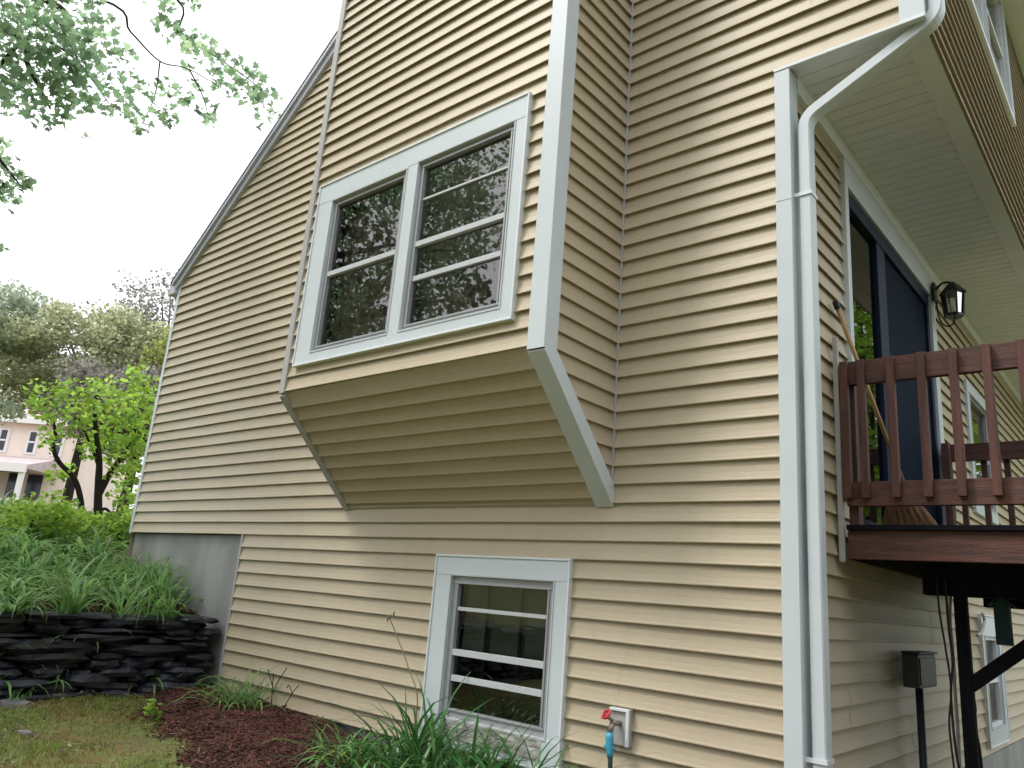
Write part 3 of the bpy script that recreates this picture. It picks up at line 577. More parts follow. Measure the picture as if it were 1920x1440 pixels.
# electrical box with conduit
eb=thing('electrical_box','grey metal electrical box with conduit on the shaded side wall','electrical box',(0.02,1.55,-1.2))
mb=MB(); mb.box((0.014,1.45,-0.645),(0.10,1.84,-0.462)); mb.build('box','elec',eb,bevel=0.006)
mb=MB(); mb.box((0.014,1.435,-0.460),(0.112,1.855,-0.450)); mb.box((0.1005,1.47,-0.63),(0.106,1.82,-0.48)); mb.build('cover','elec',eb,bevel=0.003)
mb=MB(); mb.tube([(0.06,1.60,-0.64),(0.06,1.60,-1.9)],0.021,12); mb.build('conduit','elec',eb,smooth=True)
# cables hanging beside the post
def strand(name,lab,cat,pts,r,m,grp=None):
    mb=MB(); mb.tube(curve(pts,10),r,7); return tag(mb.build(name,m,smooth=True),lab,cat,grp)
strand('cable','thin black cable hanging in loose bends left of the deck post','cable',[aty(1755,1085,0.93),aty(1762,1150,0.93),aty(1772,1210,0.93),aty(1783,1290,0.93),aty(1780,1360,0.93),aty(1790,1450,0.93)],0.005,'cable')
strand('cable','second black cable hanging closest to the deck post','cable',[aty(1772,1085,0.94),aty(1778,1170,0.94),aty(1786,1240,0.94),aty(1783,1300,0.94),aty(1789,1380,0.94),aty(1799,1450,0.94)],0.006,'cable')
strand('cord','white cord hanging down beside the dark deck post','cord',[aty(1783,1100,1.1),aty(1781,1160,1.1),aty(1787,1230,1.1),aty(1791,1300,1.1),aty(1796,1370,1.1),aty(1800,1460,1.1)],0.008,'rope')
strand('cable','dark cable hanging in front of the narrow white basement window','cable',[atx(1822,1290,0.2),atx(1829,1330,0.2),atx(1826,1350,0.2),atx(1836,1400,0.2),atx(1842,1450,0.2)],0.008,'cable')
mb=MB(); mb.tube(curve([atx(1842,1150,0.03),atx(1846,1165,0.03),atx(1840,1185,0.03),atx(1832,1192,0.03)],6),0.012,7); tag(mb.build('cord_loop','rope',smooth=True),'white cord tied by the corner of the narrow basement window','cord')
# faucet
fx,fy,fz=-0.905,-0.10,-0.84
fa=thing('outdoor_faucet','outdoor faucet with small red wheel handle on a white mounting block','faucet',(fx,-0.03,fz))
T0=TY(-0.012)
mb=MB(); mb.box((-0.965,0.0,-0.985),(-0.850,0.028,-0.815),T0); mb.build('mounting_block','jtrim',fa,bevel=0.003)
mb=MB(); mb.box((-0.868,0.028,-0.985),(-0.850,0.042,-0.815),T0); mb.box((-0.965,0.028,-0.829),(-0.868,0.040,-0.815),T0); mb.build('block_lip','trim_lip',fa,bevel=0.002)
mb=MB(); mb.tube([(-0.905,-0.03,-0.885),(-0.912,-0.10,-0.880)],0.013,10); mb.tube([(-0.912,-0.085,-0.878),(-0.930,-0.125,-0.848)],0.009,8); mb.tube([(-0.912,-0.095,-0.875),(-0.914,-0.118,-0.925)],0.014,10); mb.build('valve_body','brass',fa,smooth=True)
mb=MB(); cc=Vector((-0.932,-0.128,-0.842)); ax=Vector((-0.25,-0.75,0.6)).normalized(); u=ax.orthogonal().normalized(); v_=ax.cross(u)
mb.tube([cc+(u*math.cos(a)+v_*math.sin(a))*0.021*(1+0.1*math.cos(5*a)) for a in np.linspace(0,2*math.pi,31)],0.0065,8)
for a in (0.3,1.35,2.4): mb.tube([cc+(u*math.cos(a)+v_*math.sin(a))*0.02,cc-(u*math.cos(a)+v_*math.sin(a))*0.02],0.0035,6)
mb.build('wheel_handle','red',fa,smooth=True)
hs_=thing('garden_hose','dark garden hose with bright blue fitting hanging from the faucet','garden hose',(-0.9,-0.12,-1.0))
mb=MB(); mb.tube([(-0.914,-0.118,-0.922),(-0.912,-0.121,-0.945),(-0.905,-0.122,-1.01),(-0.902,-0.123,-1.035)],[0.017,0.020,0.0185,0.014],12); mb.tube([(-0.940,-0.123,-0.985),(-0.880,-0.121,-0.99)],0.006,8); mb.build('fitting','bluehose',hs_,smooth=True)
mb=MB(); mb.tube(curve([(-0.902,-0.123,-1.03),(-0.895,-0.124,-1.2),(-0.90,-0.13,-1.42),(-0.95,-0.2,-1.58),(-1.2,-0.32,-1.585)]),0.0115,10); mb.build('tube','darkhose',hs_,smooth=True)

# ================================================================= STONE WALL
def stone(mb,cx,cy,cz,lx,ly,lz,r,yaw=0):
    nx_,ny_,nz_=2,4,2; idx={}; vs=[]
    for i in range(nx_+1):
        for j in range(ny_+1):
            for k in range(nz_+1):
                if 0<i<nx_ and 0<j<ny_ and 0<k<nz_: continue
                a,b,d=(i/nx_-.5),(j/ny_-.5),(k/nz_-.5)
                f=1-0.16*(abs(a)*2>0.9)*(abs(b)*2>0.9)-0.12*(abs(d)*2>.9)*(abs(a)*2>.9)
                x=a*lx*f+r.uniform(-.015,.015); y=b*ly*(f if abs(b)>.4 else 1)+r.uniform(-.02,.02); z=d*lz*(1-0.15*(abs(b)*2>.9))+r.uniform(-.009,.009)
                X_=cx+x*math.cos(yaw)-y*math.sin(yaw); Y_=cy+x*math.sin(yaw)+y*math.cos(yaw)
                idx[i,j,k]=len(vs); vs.append((X_,Y_,cz+z))
    fs=[]
    def quad(a,b,c_,d): fs.append((idx[a],idx[b],idx[c_],idx[d]))
    for i in range(nx_):
        for j in range(ny_): quad((i,j,0),(i,j+1,0),(i+1,j+1,0),(i+1,j,0)); quad((i,j,nz_),(i+1,j,nz_),(i+1,j+1,nz_),(i,j+1,nz_))
    for j in range(ny_):
        for k in range(nz_): quad((0,j,k),(0,j,k+1),(0,j+1,k+1),(0,j+1,k)); quad((nx_,j,k),(nx_,j+1,k),(nx_,j+1,k+1),(nx_,j,k+1))
    for i in range(nx_):
        for k in range(nz_): quad((i,0,k),(i+1,0,k),(i+1,0,k+1),(i,0,k+1)); quad((i,ny_,k),(i,ny_,k+1),(i+1,ny_,k+1),(i+1,ny_,k))
    mb.add(vs,fs)
r_=random.Random(21); mb=MB(); z=-1.42; lay=0
while z<-0.76:
    h=r_.uniform(0.04,0.085); y=0.0-r_.uniform(0,0.10)
    if z+h>-0.70: h=-0.70-z+0.02
    while y>-5.2:
        l=r_.choice([r_.uniform(0.12,0.3),r_.uniform(0.3,0.85)]); hh=h*r_.uniform(0.75,1.35)
        stone(mb,-4.93-lay*0.012+r_.uniform(-.035,.035)+0.16*max(0,1+(y-l/2)/0.55),y-l/2,z+hh/2,r_.uniform(0.36,0.44),l*1.02,hh,r_,r_.uniform(-.07,.07)); y-=l
    z+=h*0.93; lay+=1
y=-0.02
while y>-5.2:
    l=r_.uniform(0.15,0.7); stone(mb,-5.02+r_.uniform(-.06,.05)+0.14*max(0,1+(y-l/2)/0.5),y-l/2,-0.70+r_.uniform(-.03,.015),r_.uniform(.25,.4),l*.97,r_.uniform(.03,.06),r_,r_.uniform(-.25,.25)); y-=l
o=mb.build('stone_wall','slate'); tag(o,'low dry stacked wall of dark slate holding back the raised plant bed','stone wall')
b=o.modifiers.new('bevel','BEVEL'); b.width=0.006; b.segments=1; b.limit_method='ANGLE'; b.angle_limit=R(40)
# loose flat stones
def flat(name,lab,u,v,s,th,seed,m='greystone'):
    r=random.Random(seed); x,y,_=atz(u,v); z=float(gz(np.array(x),np.array(y))); mb=MB(); n=11
    ang=[2*math.pi*k/n+r.uniform(-.15,.15) for k in range(n)]; rad=[s*r.uniform(.7,1.1) for _ in range(n)]; a0=r.uniform(0,3)
    bot=[(x+rd*math.cos(a+a0),y+.6*rd*math.sin(a+a0),z-0.02) for a,rd in zip(ang,rad)]; top=[(x+.92*rd*math.cos(a+a0),y+.55*rd*math.sin(a+a0),z+th+r.uniform(-.006,.006)) for a,rd in zip(ang,rad)]
    ce=(x,y,z+th+0.004)
    mb.add(bot+top+[ce],[(k,(k+1)%n,n+(k+1)%n,n+k) for k in range(n)]+[(n+k,n+(k+1)%n,2*n) for k in range(n)])
    return tag(mb.build(name,m),lab,'stone')
def atz(u,v,z=-1.33):
    r=MCAM@Vector(((u-960)/1451.909,-(v-720)/1451.909,-1)); p=CAM+r*((z-CAM.z)/r.z); return (p.x,p.y,p.z)
flat('flagstone','flat grey flagstone in the mulch below the small daylily clump',520,1390,0.17,0.03,1)
flat('flagstone','flat grey stone at the left photo edge in front of the slate wall',28,1342,0.16,0.035,2)
flat('flagstone','small pale stone set in the mossy lawn near the left photo edge',45,1385,0.07,0.02,3)
flat('flagstone','dark grey flat stone at the edge of the lawn below the wall',95,1318,0.13,0.03,4)

# ================================================================= PLANTS
def blades(n,r,lmin,lmax,wd,spread,arch=1.0,base=0.06,segs=7,up=(0.15,0.9)):
    V=[]; 
    for _ in range(n):
        a=r.uniform(0,2*math.pi); ln=r.uniform(lmin,lmax); el=r.uniform(*up); w_=wd*r.uniform(.7,1.2); k=arch*r.uniform(.6,1.5)
        d=np.array([math.cos(a),math.sin(a),0]); side=np.array([-math.sin(a),math.cos(a),0]); p=np.array([r.uniform(-base,base),r.uniform(-base,base),-0.02]); th=math.pi/2-el*spread
        kink=r.random()<0.15; kp=r.randint(3,5)
        row=[]
        for s in range(segs):
            t=s/(segs-1); ww=w_*(1-t**2.2)*(0.65+0.7*t*(1-t)*2); 
            row+= [p-side*ww/2, p+np.array([0,0,-0.0])-np.cross(side,d)*0.0, p+side*ww/2]
            row[-2]=p-np.array([0,0,ww*0.22])
            step=ln/(segs-1); p=p+(d*math.cos(th)+np.array([0,0,1])*math.sin(th))*step; th-=k*0.28*(0.4+t)
            if kink and s==kp: th-=1.3
        V.append(row)
    return np.array(V)
def bladeF(segs=7):
    F=[]
    for s in range(segs-1):
        a=3*s; F+=[(a,a+1,a+4,a+3),(a+1,a+2,a+5,a+4)]
    return F
def clump_mesh(name,n,seed,lmin,lmax,wd,m,spread=1.0,arch=1.0,base=0.06,up=(0.15,0.9)):
    V=blades(n,random.Random(seed),lmin,lmax,wd,spread,arch,base,up=up); return poly_mesh(name,V,21,bladeF(),m,smooth=True)
protos=[clump_mesh('daylily_clump',52,s,0.28,0.58,0.031,'lily',arch=1.6,base=0.10,up=(0.15,1.1)) for s in (1,2,3)]
r_=random.Random(4); GL='daylily clumps in the raised bed behind the slate wall'
spots=[]
def ok(x,y,dm): return all((x-a)**2+(y-b)**2>dm*dm for a,b in spots)
tries=0
while len(spots)<95 and tries<6000:
    tries+=1; x=r_.uniform(-9.3,-5.0); y=r_.uniform(-2.6,-0.12 if x>-6.85 else 1.5)
    if x>-5.4 and y>-0.25: continue
    if x<-5.12 and x>-5.4 and y<-1.15: continue
    if ok(x,y,0.27 if x>-7 else 0.34): spots.append((x,y))
for i,(x,y) in enumerate(spots):
    o=protos[i] if i<3 else protos[i%3].copy()
    if i>=3: COL.objects.link(o)
    o.location=(x,y,float(gz(np.array(x),np.array(y)))+0.01); o.rotation_euler=(r_.uniform(-.1,.1),r_.uniform(-.1,.1),r_.uniform(0,6.28)); s=r_.uniform(.8,1.15); o.scale=(s,s,s*r_.uniform(.9,1.15))
    lab=('green daylily clump growing against the concrete foundation in the raised bed' if y>-0.5 and x>-6.8 else
         'green daylily clump in the front row just behind the slate wall top' if x>-5.75 else
         'green daylily clump in the middle of the dense raised bed' if x>-7.2 else
         'green daylily clump at the back of the raised bed beside the bright low shrubs')
    tag(o,lab,'daylily',GL)
def lone(lab,x,y,n,seed,l0,l1,wd,m='lily',arch=1.0,spread=1.0,z=None,base=0.06,up=(0.15,0.9)):
    o=clump_mesh('daylily_clump',n,seed,l0,l1,wd,m,spread,arch,base,up); o.location=(x,y,(float(gz(np.array(x),np.array(y))) if z is None else z)+0.01); return tag(o,lab,'daylily')
lone('bright daylily clump rooted on the wall top with blades spilling down the slate',-4.98,-1.12,46,31,0.28,0.55,0.024,arch=1.5,z=-0.70)
lone('daylily clump with long trailing blades hanging over the middle of the slate wall',-4.96,-0.72,26,32,0.3,0.6,0.018,arch=1.7,z=-0.70)
lone('daylily at the left photo edge whose arching blades droop over the wall top',-4.97,-1.5,50,51,0.3,0.5,0.024,arch=1.6,z=-0.70,up=(0.3,1.2))
lone('pale daylily tuft between the trailing clump and the concrete foundation',-4.97,-0.52,34,52,0.25,0.5,0.02,arch=1.6,z=-0.70,up=(0.2,1.2))
lone('tall daylily clump leaning on the concrete foundation near the house corner',-5.75,-0.2,56,53,0.35,0.62,0.022,arch=1.2)
lone('leafy daylily clump at the right end of the raised bed',-5.38,-0.30,48,54,0.28,0.5,0.022,arch=1.3)
lone('narrow leaved daylily at the wall top close to the concrete foundation',-5.02,-0.36,26,33,0.25,0.42,0.014,arch=1.0,z=-0.70)
lone('small arching grassy clump against the siding at the end of the slate wall',-4.02,-0.20,130,34,0.34,0.60,0.013,m='lily',arch=1.5,base=0.10,up=(0.15,1.0))
lone('tuft of thin grass blades curving out at the foot of the siding edge',-4.55,-0.14,24,35,0.25,0.42,0.010,m='lily_dark',arch=1.3)
lone('thin grass tuft at the foot of the slate wall on the left',-4.72,-1.42,18,36,0.1,0.22,0.010)
lone('large dark daylily clump in front of the basement window left side',-2.02,-0.30,95,41,0.5,0.86,0.027,m='lily_dark',arch=1.25,base=0.14,up=(0.05,0.95))
lone('daylily clump filling the centre below the basement window sill',-1.68,-0.42,90,42,0.42,0.72,0.026,m='lily_dark',arch=1.25,base=0.15,up=(0.1,1.0))
lone('daylily clump under the right end of the basement window',-1.34,-0.40,80,43,0.42,0.74,0.025,m='lily_dark',arch=1.35,base=0.14,up=(0.1,1.0))
lone('low spreading daylily clump left of the basement window over the mulch',-2.48,-0.36,110,44,0.28,0.55,0.020,m='lily',arch=1.7,base=0.18,up=(0.3,1.15))
lone('sparse long bladed daylily between the basement window and the faucet',-1.12,-0.26,24,45,0.5,0.85,0.017,m='lily_dark',arch=1.6,base=0.08,up=(0.3,1.0))
lone('pale green daylily clump nearest the camera at the bottom photo edge',-1.75,-0.78,80,46,0.34,0.6,0.024,m='lily',arch=1.4,base=0.16,up=(0.2,1.1))
lone('dark daylily clump between the window clump and the low spreading one',-2.22,-0.52,80,47,0.36,0.62,0.024,m='lily_dark',arch=1.5,base=0.14,up=(0.2,1.1))
# tall flower stalk
st=thing('flower_stalk','tall thin bare daylily stalk rising before the siding left of the basement window','flower stalk',(-2.3,-0.26,-1.5))
mb=MB(); mb.tube(curve([(-2.2,-0.28,-1.5),aty(782,1330,-0.24),aty(765,1250,-0.22),aty(745,1195,-0.2),aty(731,1160,-0.2)]),[0.0045]*33 if False else 0.0035,6); mb.build('stem','stalk',st)
mb=MB()
for (u,v,r1) in ((731,1157,0.009),(738,1152,0.006),(727,1162,0.006)): p=Vector(aty(u,v,-0.2)); mb.tube([p-Vector((0,0,0.012)),p,p+Vector((0.004,0,0.02))],[0.003,r1,0.002],6)
mb.build('bud','stalk',st)
st2=thing('seed_stalk','dark twiggy seed stalk standing in the small clump by the slate wall','seed stalk',(-3.95,-0.12,-1.4))
mb=MB()
for pts in ([(508,1345),(510,1300),(513,1262)],[(512,1300),(520,1280),(538,1252)],[(512,1290),(505,1265),(503,1255)],[(530,1330),(548,1300),(560,1285)],[(548,1300),(542,1285),(538,1290)]):
    mb.tube(curve([aty(u,v,-0.13) for u,v in pts],4),0.0035,5)
mb.build('stem','barkdark',st2)
# yellow-green seedling
sp=thing('seedling','small yellow green leafy seedling at the edge of the mulch by the wall','seedling',atz(286,1345,-1.29))
C=np.array(atz(286,1328,-1.22))+rng.normal(0,1,(26,3))*np.array([.03,.03,.035]); leaves('foliage',C,0.062,OVAL*np.array([1.4,1]),'lime',sp)
p=atz(286,1345,-1.29); mb=MB(); mb.tube([p,(p[0],p[1],p[2]+0.09)],0.003,5); mb.build('stem','stalk',sp)

# lawn blades, mulch chips, leaf litter (uncountable)
def scatter(n,x0,x1,y0,y1,f):
    x=rng.uniform(x0,x1,n*2); y=rng.uniform(y0,y1,n*2); k=np.array([f(a,b) for a,b in zip(x,y)]); x,y=x[k][:n],y[k][:n]; return x,y
def patch(x,y): return math.sin(2.1*x+1.3*y)+math.sin(3.7*y-1.9*x+2)+0.6*math.sin(9*x+7*y)
x,y=scatter(42000,-4.9,-1.0,-3.4,-0.3,lambda a,b:b<edge_lo(a)+0.03 and patch(a,b)+random.gauss(0,.9)>-0.5)
N=len(x); z=gz(x,y); a=rng.uniform(0,2*np.pi,N); h=rng.uniform(0.008,0.034,N); le=rng.uniform(0.3,1.6,N)*h; wd=rng.uniform(.0012,.003,N)
base=np.column_stack([x,y,z-0.003]); d=np.column_stack([np.cos(a),np.sin(a),0*a]); s=np.column_stack([-np.sin(a),np.cos(a),0*a]); up=np.array([0,0,1.])
V=np.stack([base-s*wd[:,None],base+s*wd[:,None],base+d*(le*.4)[:,None]+up*(h*.7)[:,None]+s*(wd*.7)[:,None],base+d*(le*.4)[:,None]+up*(h*.7)[:,None]-s*(wd*.7)[:,None],base+d*le[:,None]+up*h[:,None]],1)
tag(poly_mesh('lawn_grass',V,5,[(0,1,2,3),(3,2,4)],'grass'),'short patchy mossy lawn grass','grass',kind='stuff')
def chips(name,x,y,zoff,lmin,lmax,wmin,wmax,m,tilt=0.35):
    N=len(x); z=gz(x,y)+zoff; a=rng.uniform(0,2*np.pi,N); d=np.column_stack([np.cos(a),np.sin(a),rng.normal(0,tilt,N)]); s=np.column_stack([-np.sin(a),np.cos(a),rng.normal(0,tilt,N)])
    l=rng.uniform(lmin,lmax,N)[:,None]; wv=rng.uniform(wmin,wmax,N)[:,None]; c0=np.column_stack([x,y,z]); nn=np.cross(d,s)*0.003
    V=np.stack([c0-d*l-s*wv,c0+d*l-s*wv*.6,c0+d*l*.9+s*wv,c0-d*l*.8+s*wv*.9,c0-d*l-s*wv-nn,c0+d*l-s*wv*.6-nn,c0+d*l*.9+s*wv-nn,c0-d*l*.8+s*wv*.9-nn],1)
    return poly_mesh(name,V,8,[(0,1,2,3),(7,6,5,4),(0,4,5,1),(1,5,6,2),(2,6,7,3),(3,7,4,0)],m)
x,y=scatter(16000,-4.86,-0.2,-1.6,0.0,lambda a,b:b>edge_lo(a)-abs(random.gauss(0,.06)))
ml=np.array([0.012+0.083*min(1,max(0,2.5*(b-edge_lo(a))/(-edge_lo(a)))) for a,b in zip(x,y)])
tag(chips('mulch_chips',x,y,ml,0.006,0.024,0.002,0.007,'chip'),'shredded red brown bark mulch against the house','mulch',kind='stuff')
x,y=scatter(5000,-7.5,-5.0,-3.0,-0.05,lambda a,b:True)
tag(chips('terrace_mulch_chips',x,y,0.03,0.008,0.03,0.003,0.008,'chip'),'shredded bark mulch between the daylilies on the raised bed','mulch',kind='stuff')
x,y=scatter(420,-4.85,-1.2,-2.8,-0.05,lambda a,b:random.random()<0.6)
tag(chips('leaf_litter',x,y,0.024,0.004,0.013,0.003,0.008,'litter',0.5),'scattered dry leaf bits on lawn and mulch','leaf litter',kind='stuff')
x,y=scatter(600,-4.85,-2.2,-2.8,-0.05,lambda a,b:True)
tag(chips('twig_litter',x,y,0.028,0.015,0.06,0.001,0.002,'litter',0.15),'thin dry twigs and pine needles on the ground','twigs',kind='stuff')

# ================================================================= TREES
def limb_tree(root,limbs,m='bark'):
    mb=MB()
    for pts,r0,r1 in limbs:
        P=curve(pts,6); mb.tube(P,[r0+(r1-r0)*i/(len(P)-1) for i in range(len(P))],8)
    return mb
# overhanging maple: its trunk stands left of the frame, boughs reach over the yard
tx,ty=-9.8,-4.9; tz=float(gz(np.array(tx),np.array(ty)))
mp_=thing('maple_tree','green maple tree whose leafy boughs hang across the top left sky','tree',(tx,ty,tz))
mb=limb_tree(None,[([(tx,ty,tz-0.2),(tx+.1,ty+.05,2.2),(tx,ty+.1,4.5),(tx+.2,ty,7.2),(tx+.1,ty,9)],0.26,0.07)]); mb.build('trunk','bark',mp_,smooth=True)
B=lambda L_,d: [at(u,v,d) for u,v in L_]
T1=(tx+.1,ty+.1,4.2)
limbs=[([T1,(-8,-3.6,4.6)]+B([(0,50),(55,130),(95,205)],8.8),0.06,0.008),
 ([(tx,ty+.1,4.8),(-8,-3.4,5.3)]+B([(85,0),(120,60),(150,120)],9.2),0.05,0.008),
 ([(tx,ty+.1,5.0),(-8.2,-3.2,5.6)]+B([(180,-5),(245,60),(300,115),(355,130),(440,180)],9.3),0.017,0.003),
 ([(tx,ty+.1,5.5),(-8,-3.0,6.1),]+B([(300,-20),(340,60),(410,110),(480,160),(518,215)],9.8),0.015,0.003),
 ([T1,(-8.4,-3.6,3.9)]+B([(-60,230),(0,300),(40,350)],9.2),0.04,0.006),
 ([at(0,120,8.9),at(60,70,8.9),at(140,110,8.9),at(205,195,8.9)],0.02,0.004),
 ([at(300,115,9.3),at(290,180,9.3),at(265,235,9.3)],0.008,0.003),([at(355,130,9.4),at(380,180,9.4),at(392,225,9.4)],0.008,0.003)]
rr=random.Random(5)
for k in range(16):
    a=rr.uniform(2.6,6.0); el=rr.uniform(.1,.9); s=rr.uniform(3.5,8.0); l=rr.uniform(2,3)
    limbs.append(([(tx,ty,s),(tx+l*.5*math.cos(a),ty+l*.5*math.sin(a),s+l*.4*el),(tx+l*math.cos(a),ty+l*math.sin(a),s+l*el*.7)],0.06,0.012))
limb_tree(None,limbs).build('branches','bark',mp_,smooth=True)
cl=[]; 
dense=[(15,20,60),(70,15,60),(130,20,55),(170,40,45),(20,80,55),(75,80,60),(130,90,60),(175,110,50),(10,140,45),(60,150,55),(115,160,55),(165,165,50),(205,180,40),(30,195,35),(85,205,35),(-40,60,70),(-40,150,60),(60,-40,60),(150,-40,50)]
sparse=[(235,190,22),(255,215,20),(262,240,16),(235,105,18),(212,60,14),(285,175,20),(245,150,20),(285,240,12),(302,28,24),(316,52,20),(330,-10,22),(345,75,24),(372,92,26),(400,112,28),(428,128,26),(352,118,16),(455,140,26),(480,158,26),(500,185,24),(515,212,18),(470,195,20),(440,170,18),(312,165,18),(330,185,16),(352,180,16),(308,215,22),(318,222,14),(390,200,20),(392,228,14),(410,160,16),(370,160,16),(485,232,8),(300,0,14),(365,0,12),(160,252,8),(85,235,14),
 (0,285,24),(15,310,22),(8,345,26),(35,350,22),(50,335,12),(25,375,16),(2,380,18),(5,463,8),(-30,330,40)]
for (u,v,rp) in dense:
    d=rng.uniform(8.3,9.6); cl.append((at(u,v,d),rp*d/1452,int(0.024*rp*rp)))
for (u,v,rp) in sparse:
    d=rng.uniform(9.0,9.9); cl.append((at(u,v,d),rp*d/1452*1.15,int(0.034*rp*rp)+2))
C=np.vstack([clumps([c_],[ra],-n,flat=0.9) for c_,ra,n in cl])
leaves('foliage',C,0.085,MAPLE,'maple',mp_,droop=0.8)
cc=[];ra=[]
while len(cc)<200:
    p=rng.normal(0,1,3); p/=np.linalg.norm(p); q=rng.uniform(.35,1)**.5; c0=np.array([tx+.3,ty-0.2,6.2])+p*q*np.array([3.0,2.6,3.0])
    if c0[1]>-2.9: continue
    cc.append(c0); ra.append(rng.uniform(.35,.7))
leaves('crown',clumps(cc,ra,390),0.085,OVAL*np.array([1.6,1]),'maple',mp_,droop=0.8)

def crown_tree(name,label,cx,cy,h,rad,leafmat,nclump,size,per,seed,trunk=0.15,zc=None,rz=None,barkm='bark',crad=(.35,.8),group=None,bias=0.5,flat=.7,leaf=BLOB):
    r=np.random.default_rng(seed); z0=float(gz(np.array(cx),np.array(cy))); zc=zc if zc is not None else z0+h*0.6; rz=rz or h*0.42
    t=thing(name,label,'tree',(cx,cy,z0),group)
    cc=[];ra=[]
    for _ in range(nclump):
        p=r.normal(0,1,3); p/=np.linalg.norm(p); q=r.uniform(.2,1)**bias
        cc.append(np.array([cx,cy,zc])+p*q*np.array([rad,rad,rz])*r.uniform(.8,1.1)); ra.append(r.uniform(*crad))
    leaves('crown',clumps(cc,ra,per,r,flat),size,leaf,leafmat,t,droop=0.8,r=r)
    limbs=[([(cx,cy,z0-.3),(cx+.1,cy,z0+h*.3),(cx,cy+.1,zc),(cx+.1,cy,zc+rz*.7)],trunk,trunk*.2)]
    for k in range(0,len(cc),max(1,len(cc)//16)):
        c0=cc[k]; b_=(cx,cy,z0+h*.25+(c0[2]-z0)*.25); m_=((b_[0]+c0[0])/2,(b_[1]+c0[1])/2,(b_[2]+c0[2])/2+rad*.08); limbs.append(([b_,m_,tuple(c0)],trunk*.4,trunk*.07))
    limb_tree(None,limbs).build('trunk',barkm,t,smooth=True); return t
GB='far trees beyond the small lime tree'
# background trees seen left of the house
crown_tree('broadleaf_tree','olive brown spreading tree far behind the small lime tree',-21.5,4.6,6.2,2.9,'olive',150,0.105,620,11,zc=4.9,rz=1.75)
crown_tree('broadleaf_tree','grey green tree at the left photo edge beyond the pink house roof',-23.5,0.9,7,3.0,'farleaf',150,0.11,600,12,zc=5.3,rz=1.9)
crown_tree('broadleaf_tree','dusky grey brown tree low behind the small lime tree',-17.5,4.4,4.2,1.8,'plum',120,0.085,850,13,zc=3.2,rz=0.95)
crown_tree('broadleaf_tree','yellow green tree touching the left corner of the house roof',-17.2,6.1,6.2,1.7,'yellowleaf',95,0.09,700,14,zc=4.7,rz=1.5)
crown_tree('broadleaf_tree','wispy dark tree poking above the yellow green tree by the roof',-21.5,6.6,8.0,2.2,'plum',70,0.09,260,15,zc=6.6,rz=2.0)
crown_tree('broadleaf_tree','tall pale green tree farthest away behind the olive one',-31,3.0,9,4.2,'farleaf',120,0.16,330,16,zc=6.4,rz=2.8)
crown_tree('broadleaf_tree','dark green tree hidden low behind the house corner',-13,7.5,4.5,1.7,'darkleaf',80,0.09,600,17,zc=2.9,rz=1.2)
# trees standing behind the camera and across the yard (mirrored in the panes)
crown_tree('broadleaf_tree','dark yard tree mirrored in the basement window glass',-9,-13,8,3.5,'darkleaf',110,0.24,130,18,zc=4.2,rz=3.4)
crown_tree('broadleaf_tree','tall dark tree mirrored in the bay window panes',-14.5,-9,12,4.0,'darkleaf',110,0.26,55,19,zc=7.0,rz=4.4)
crown_tree('broadleaf_tree','big green tree mirrored in the patio door glass',5.5,19,11,4.5,'farleaf',150,0.28,110,20,zc=4.6,rz=4.4)
crown_tree('broadleaf_tree','green tree beyond the deck mirrored in the far panes',11,13,9,3.4,'darkleaf',90,0.28,110,24,zc=3.2,rz=3.2)

crown_tree('broadleaf_tree','yard tree standing well behind the camera',3.5,-15,10,4.2,'darkleaf',110,0.30,100,25,zc=5,rz=4.2)
crown_tree('broadleaf_tree','wood edge tree on the right beyond the deck',13,-5,10,4.4,'darkleaf',120,0.30,100,26,zc=4.2,rz=4.6)
crown_tree('broadleaf_tree','young green tree beyond the deck mirrored in the patio door',3.0,11.8,7.5,2.9,'lime',150,0.13,420,31,zc=3.8,rz=4.2)
crown_tree('broadleaf_tree','unseen bushy tree added at the right yard edge to darken the wall under the deck',7.5,-2.5,5,2.2,'darkleaf',90,0.2,260,33,zc=1.0,rz=2.8)  # out of view, added to cut low light under the deck
cc=[];ra=[];rw=np.random.default_rng(77)
for (x0,y0,h0,r0_) in ((-9,-20,13,4.5),(-3,-21,14,5),(3,-20,13,5),(9,-18,13,5),(14,-13,13,5),(17,-7,12,4.5)):
    for _ in range(95):
        p=rw.normal(0,1,3); p/=np.linalg.norm(p); q=rw.uniform(.1,1)**.5; cc.append(np.array([x0,y0,h0*.42])+p*q*np.array([r0_,r0_*.8,h0*.5])); ra.append(rw.uniform(.6,1.1))
tag(leaves('woods',clumps(cc,ra,75,rw),0.36,BLOB,'darkleaf',droop=.8,r=rw),'dense green woods closing the yard behind the viewer','woods',kind='stuff')
# small lime-green tree with dark forked trunk
d=10.6; p0=at(190,985,d)
lt=thing('small_tree','small lime green leafy tree with dark crooked forked trunk','tree',(p0[0],p0[1],float(gz(np.array(p0[0]),np.array(p0[1])))))
A=lambda L_,dd=d:[at(u,v,dd) for u,v in L_]
limb_tree(None,[(A([(160,1020),(155,975),(150,930),(138,895),(112,868),(100,840),(104,815),(100,790)]),0.042,0.018),(A([(190,1020),(184,960),(185,900),(186,860),(180,810),(178,760),(185,730)]),0.06,0.014),
 (A([(186,925),(205,890),(222,865),(238,850),(255,800),(265,750)]),0.045,0.012),(A([(186,960),(200,955),(222,985),(232,1010)]),0.02,0.012),(A([(183,870),(168,830),(150,790),(130,750)]),0.02,0.006),(A([(112,868),(100,862)]),0.012,0.006),(A([(222,865),(250,850),(280,830)]),0.015,0.005)]).build('trunk','barkdark',lt,smooth=True)
cl=[]
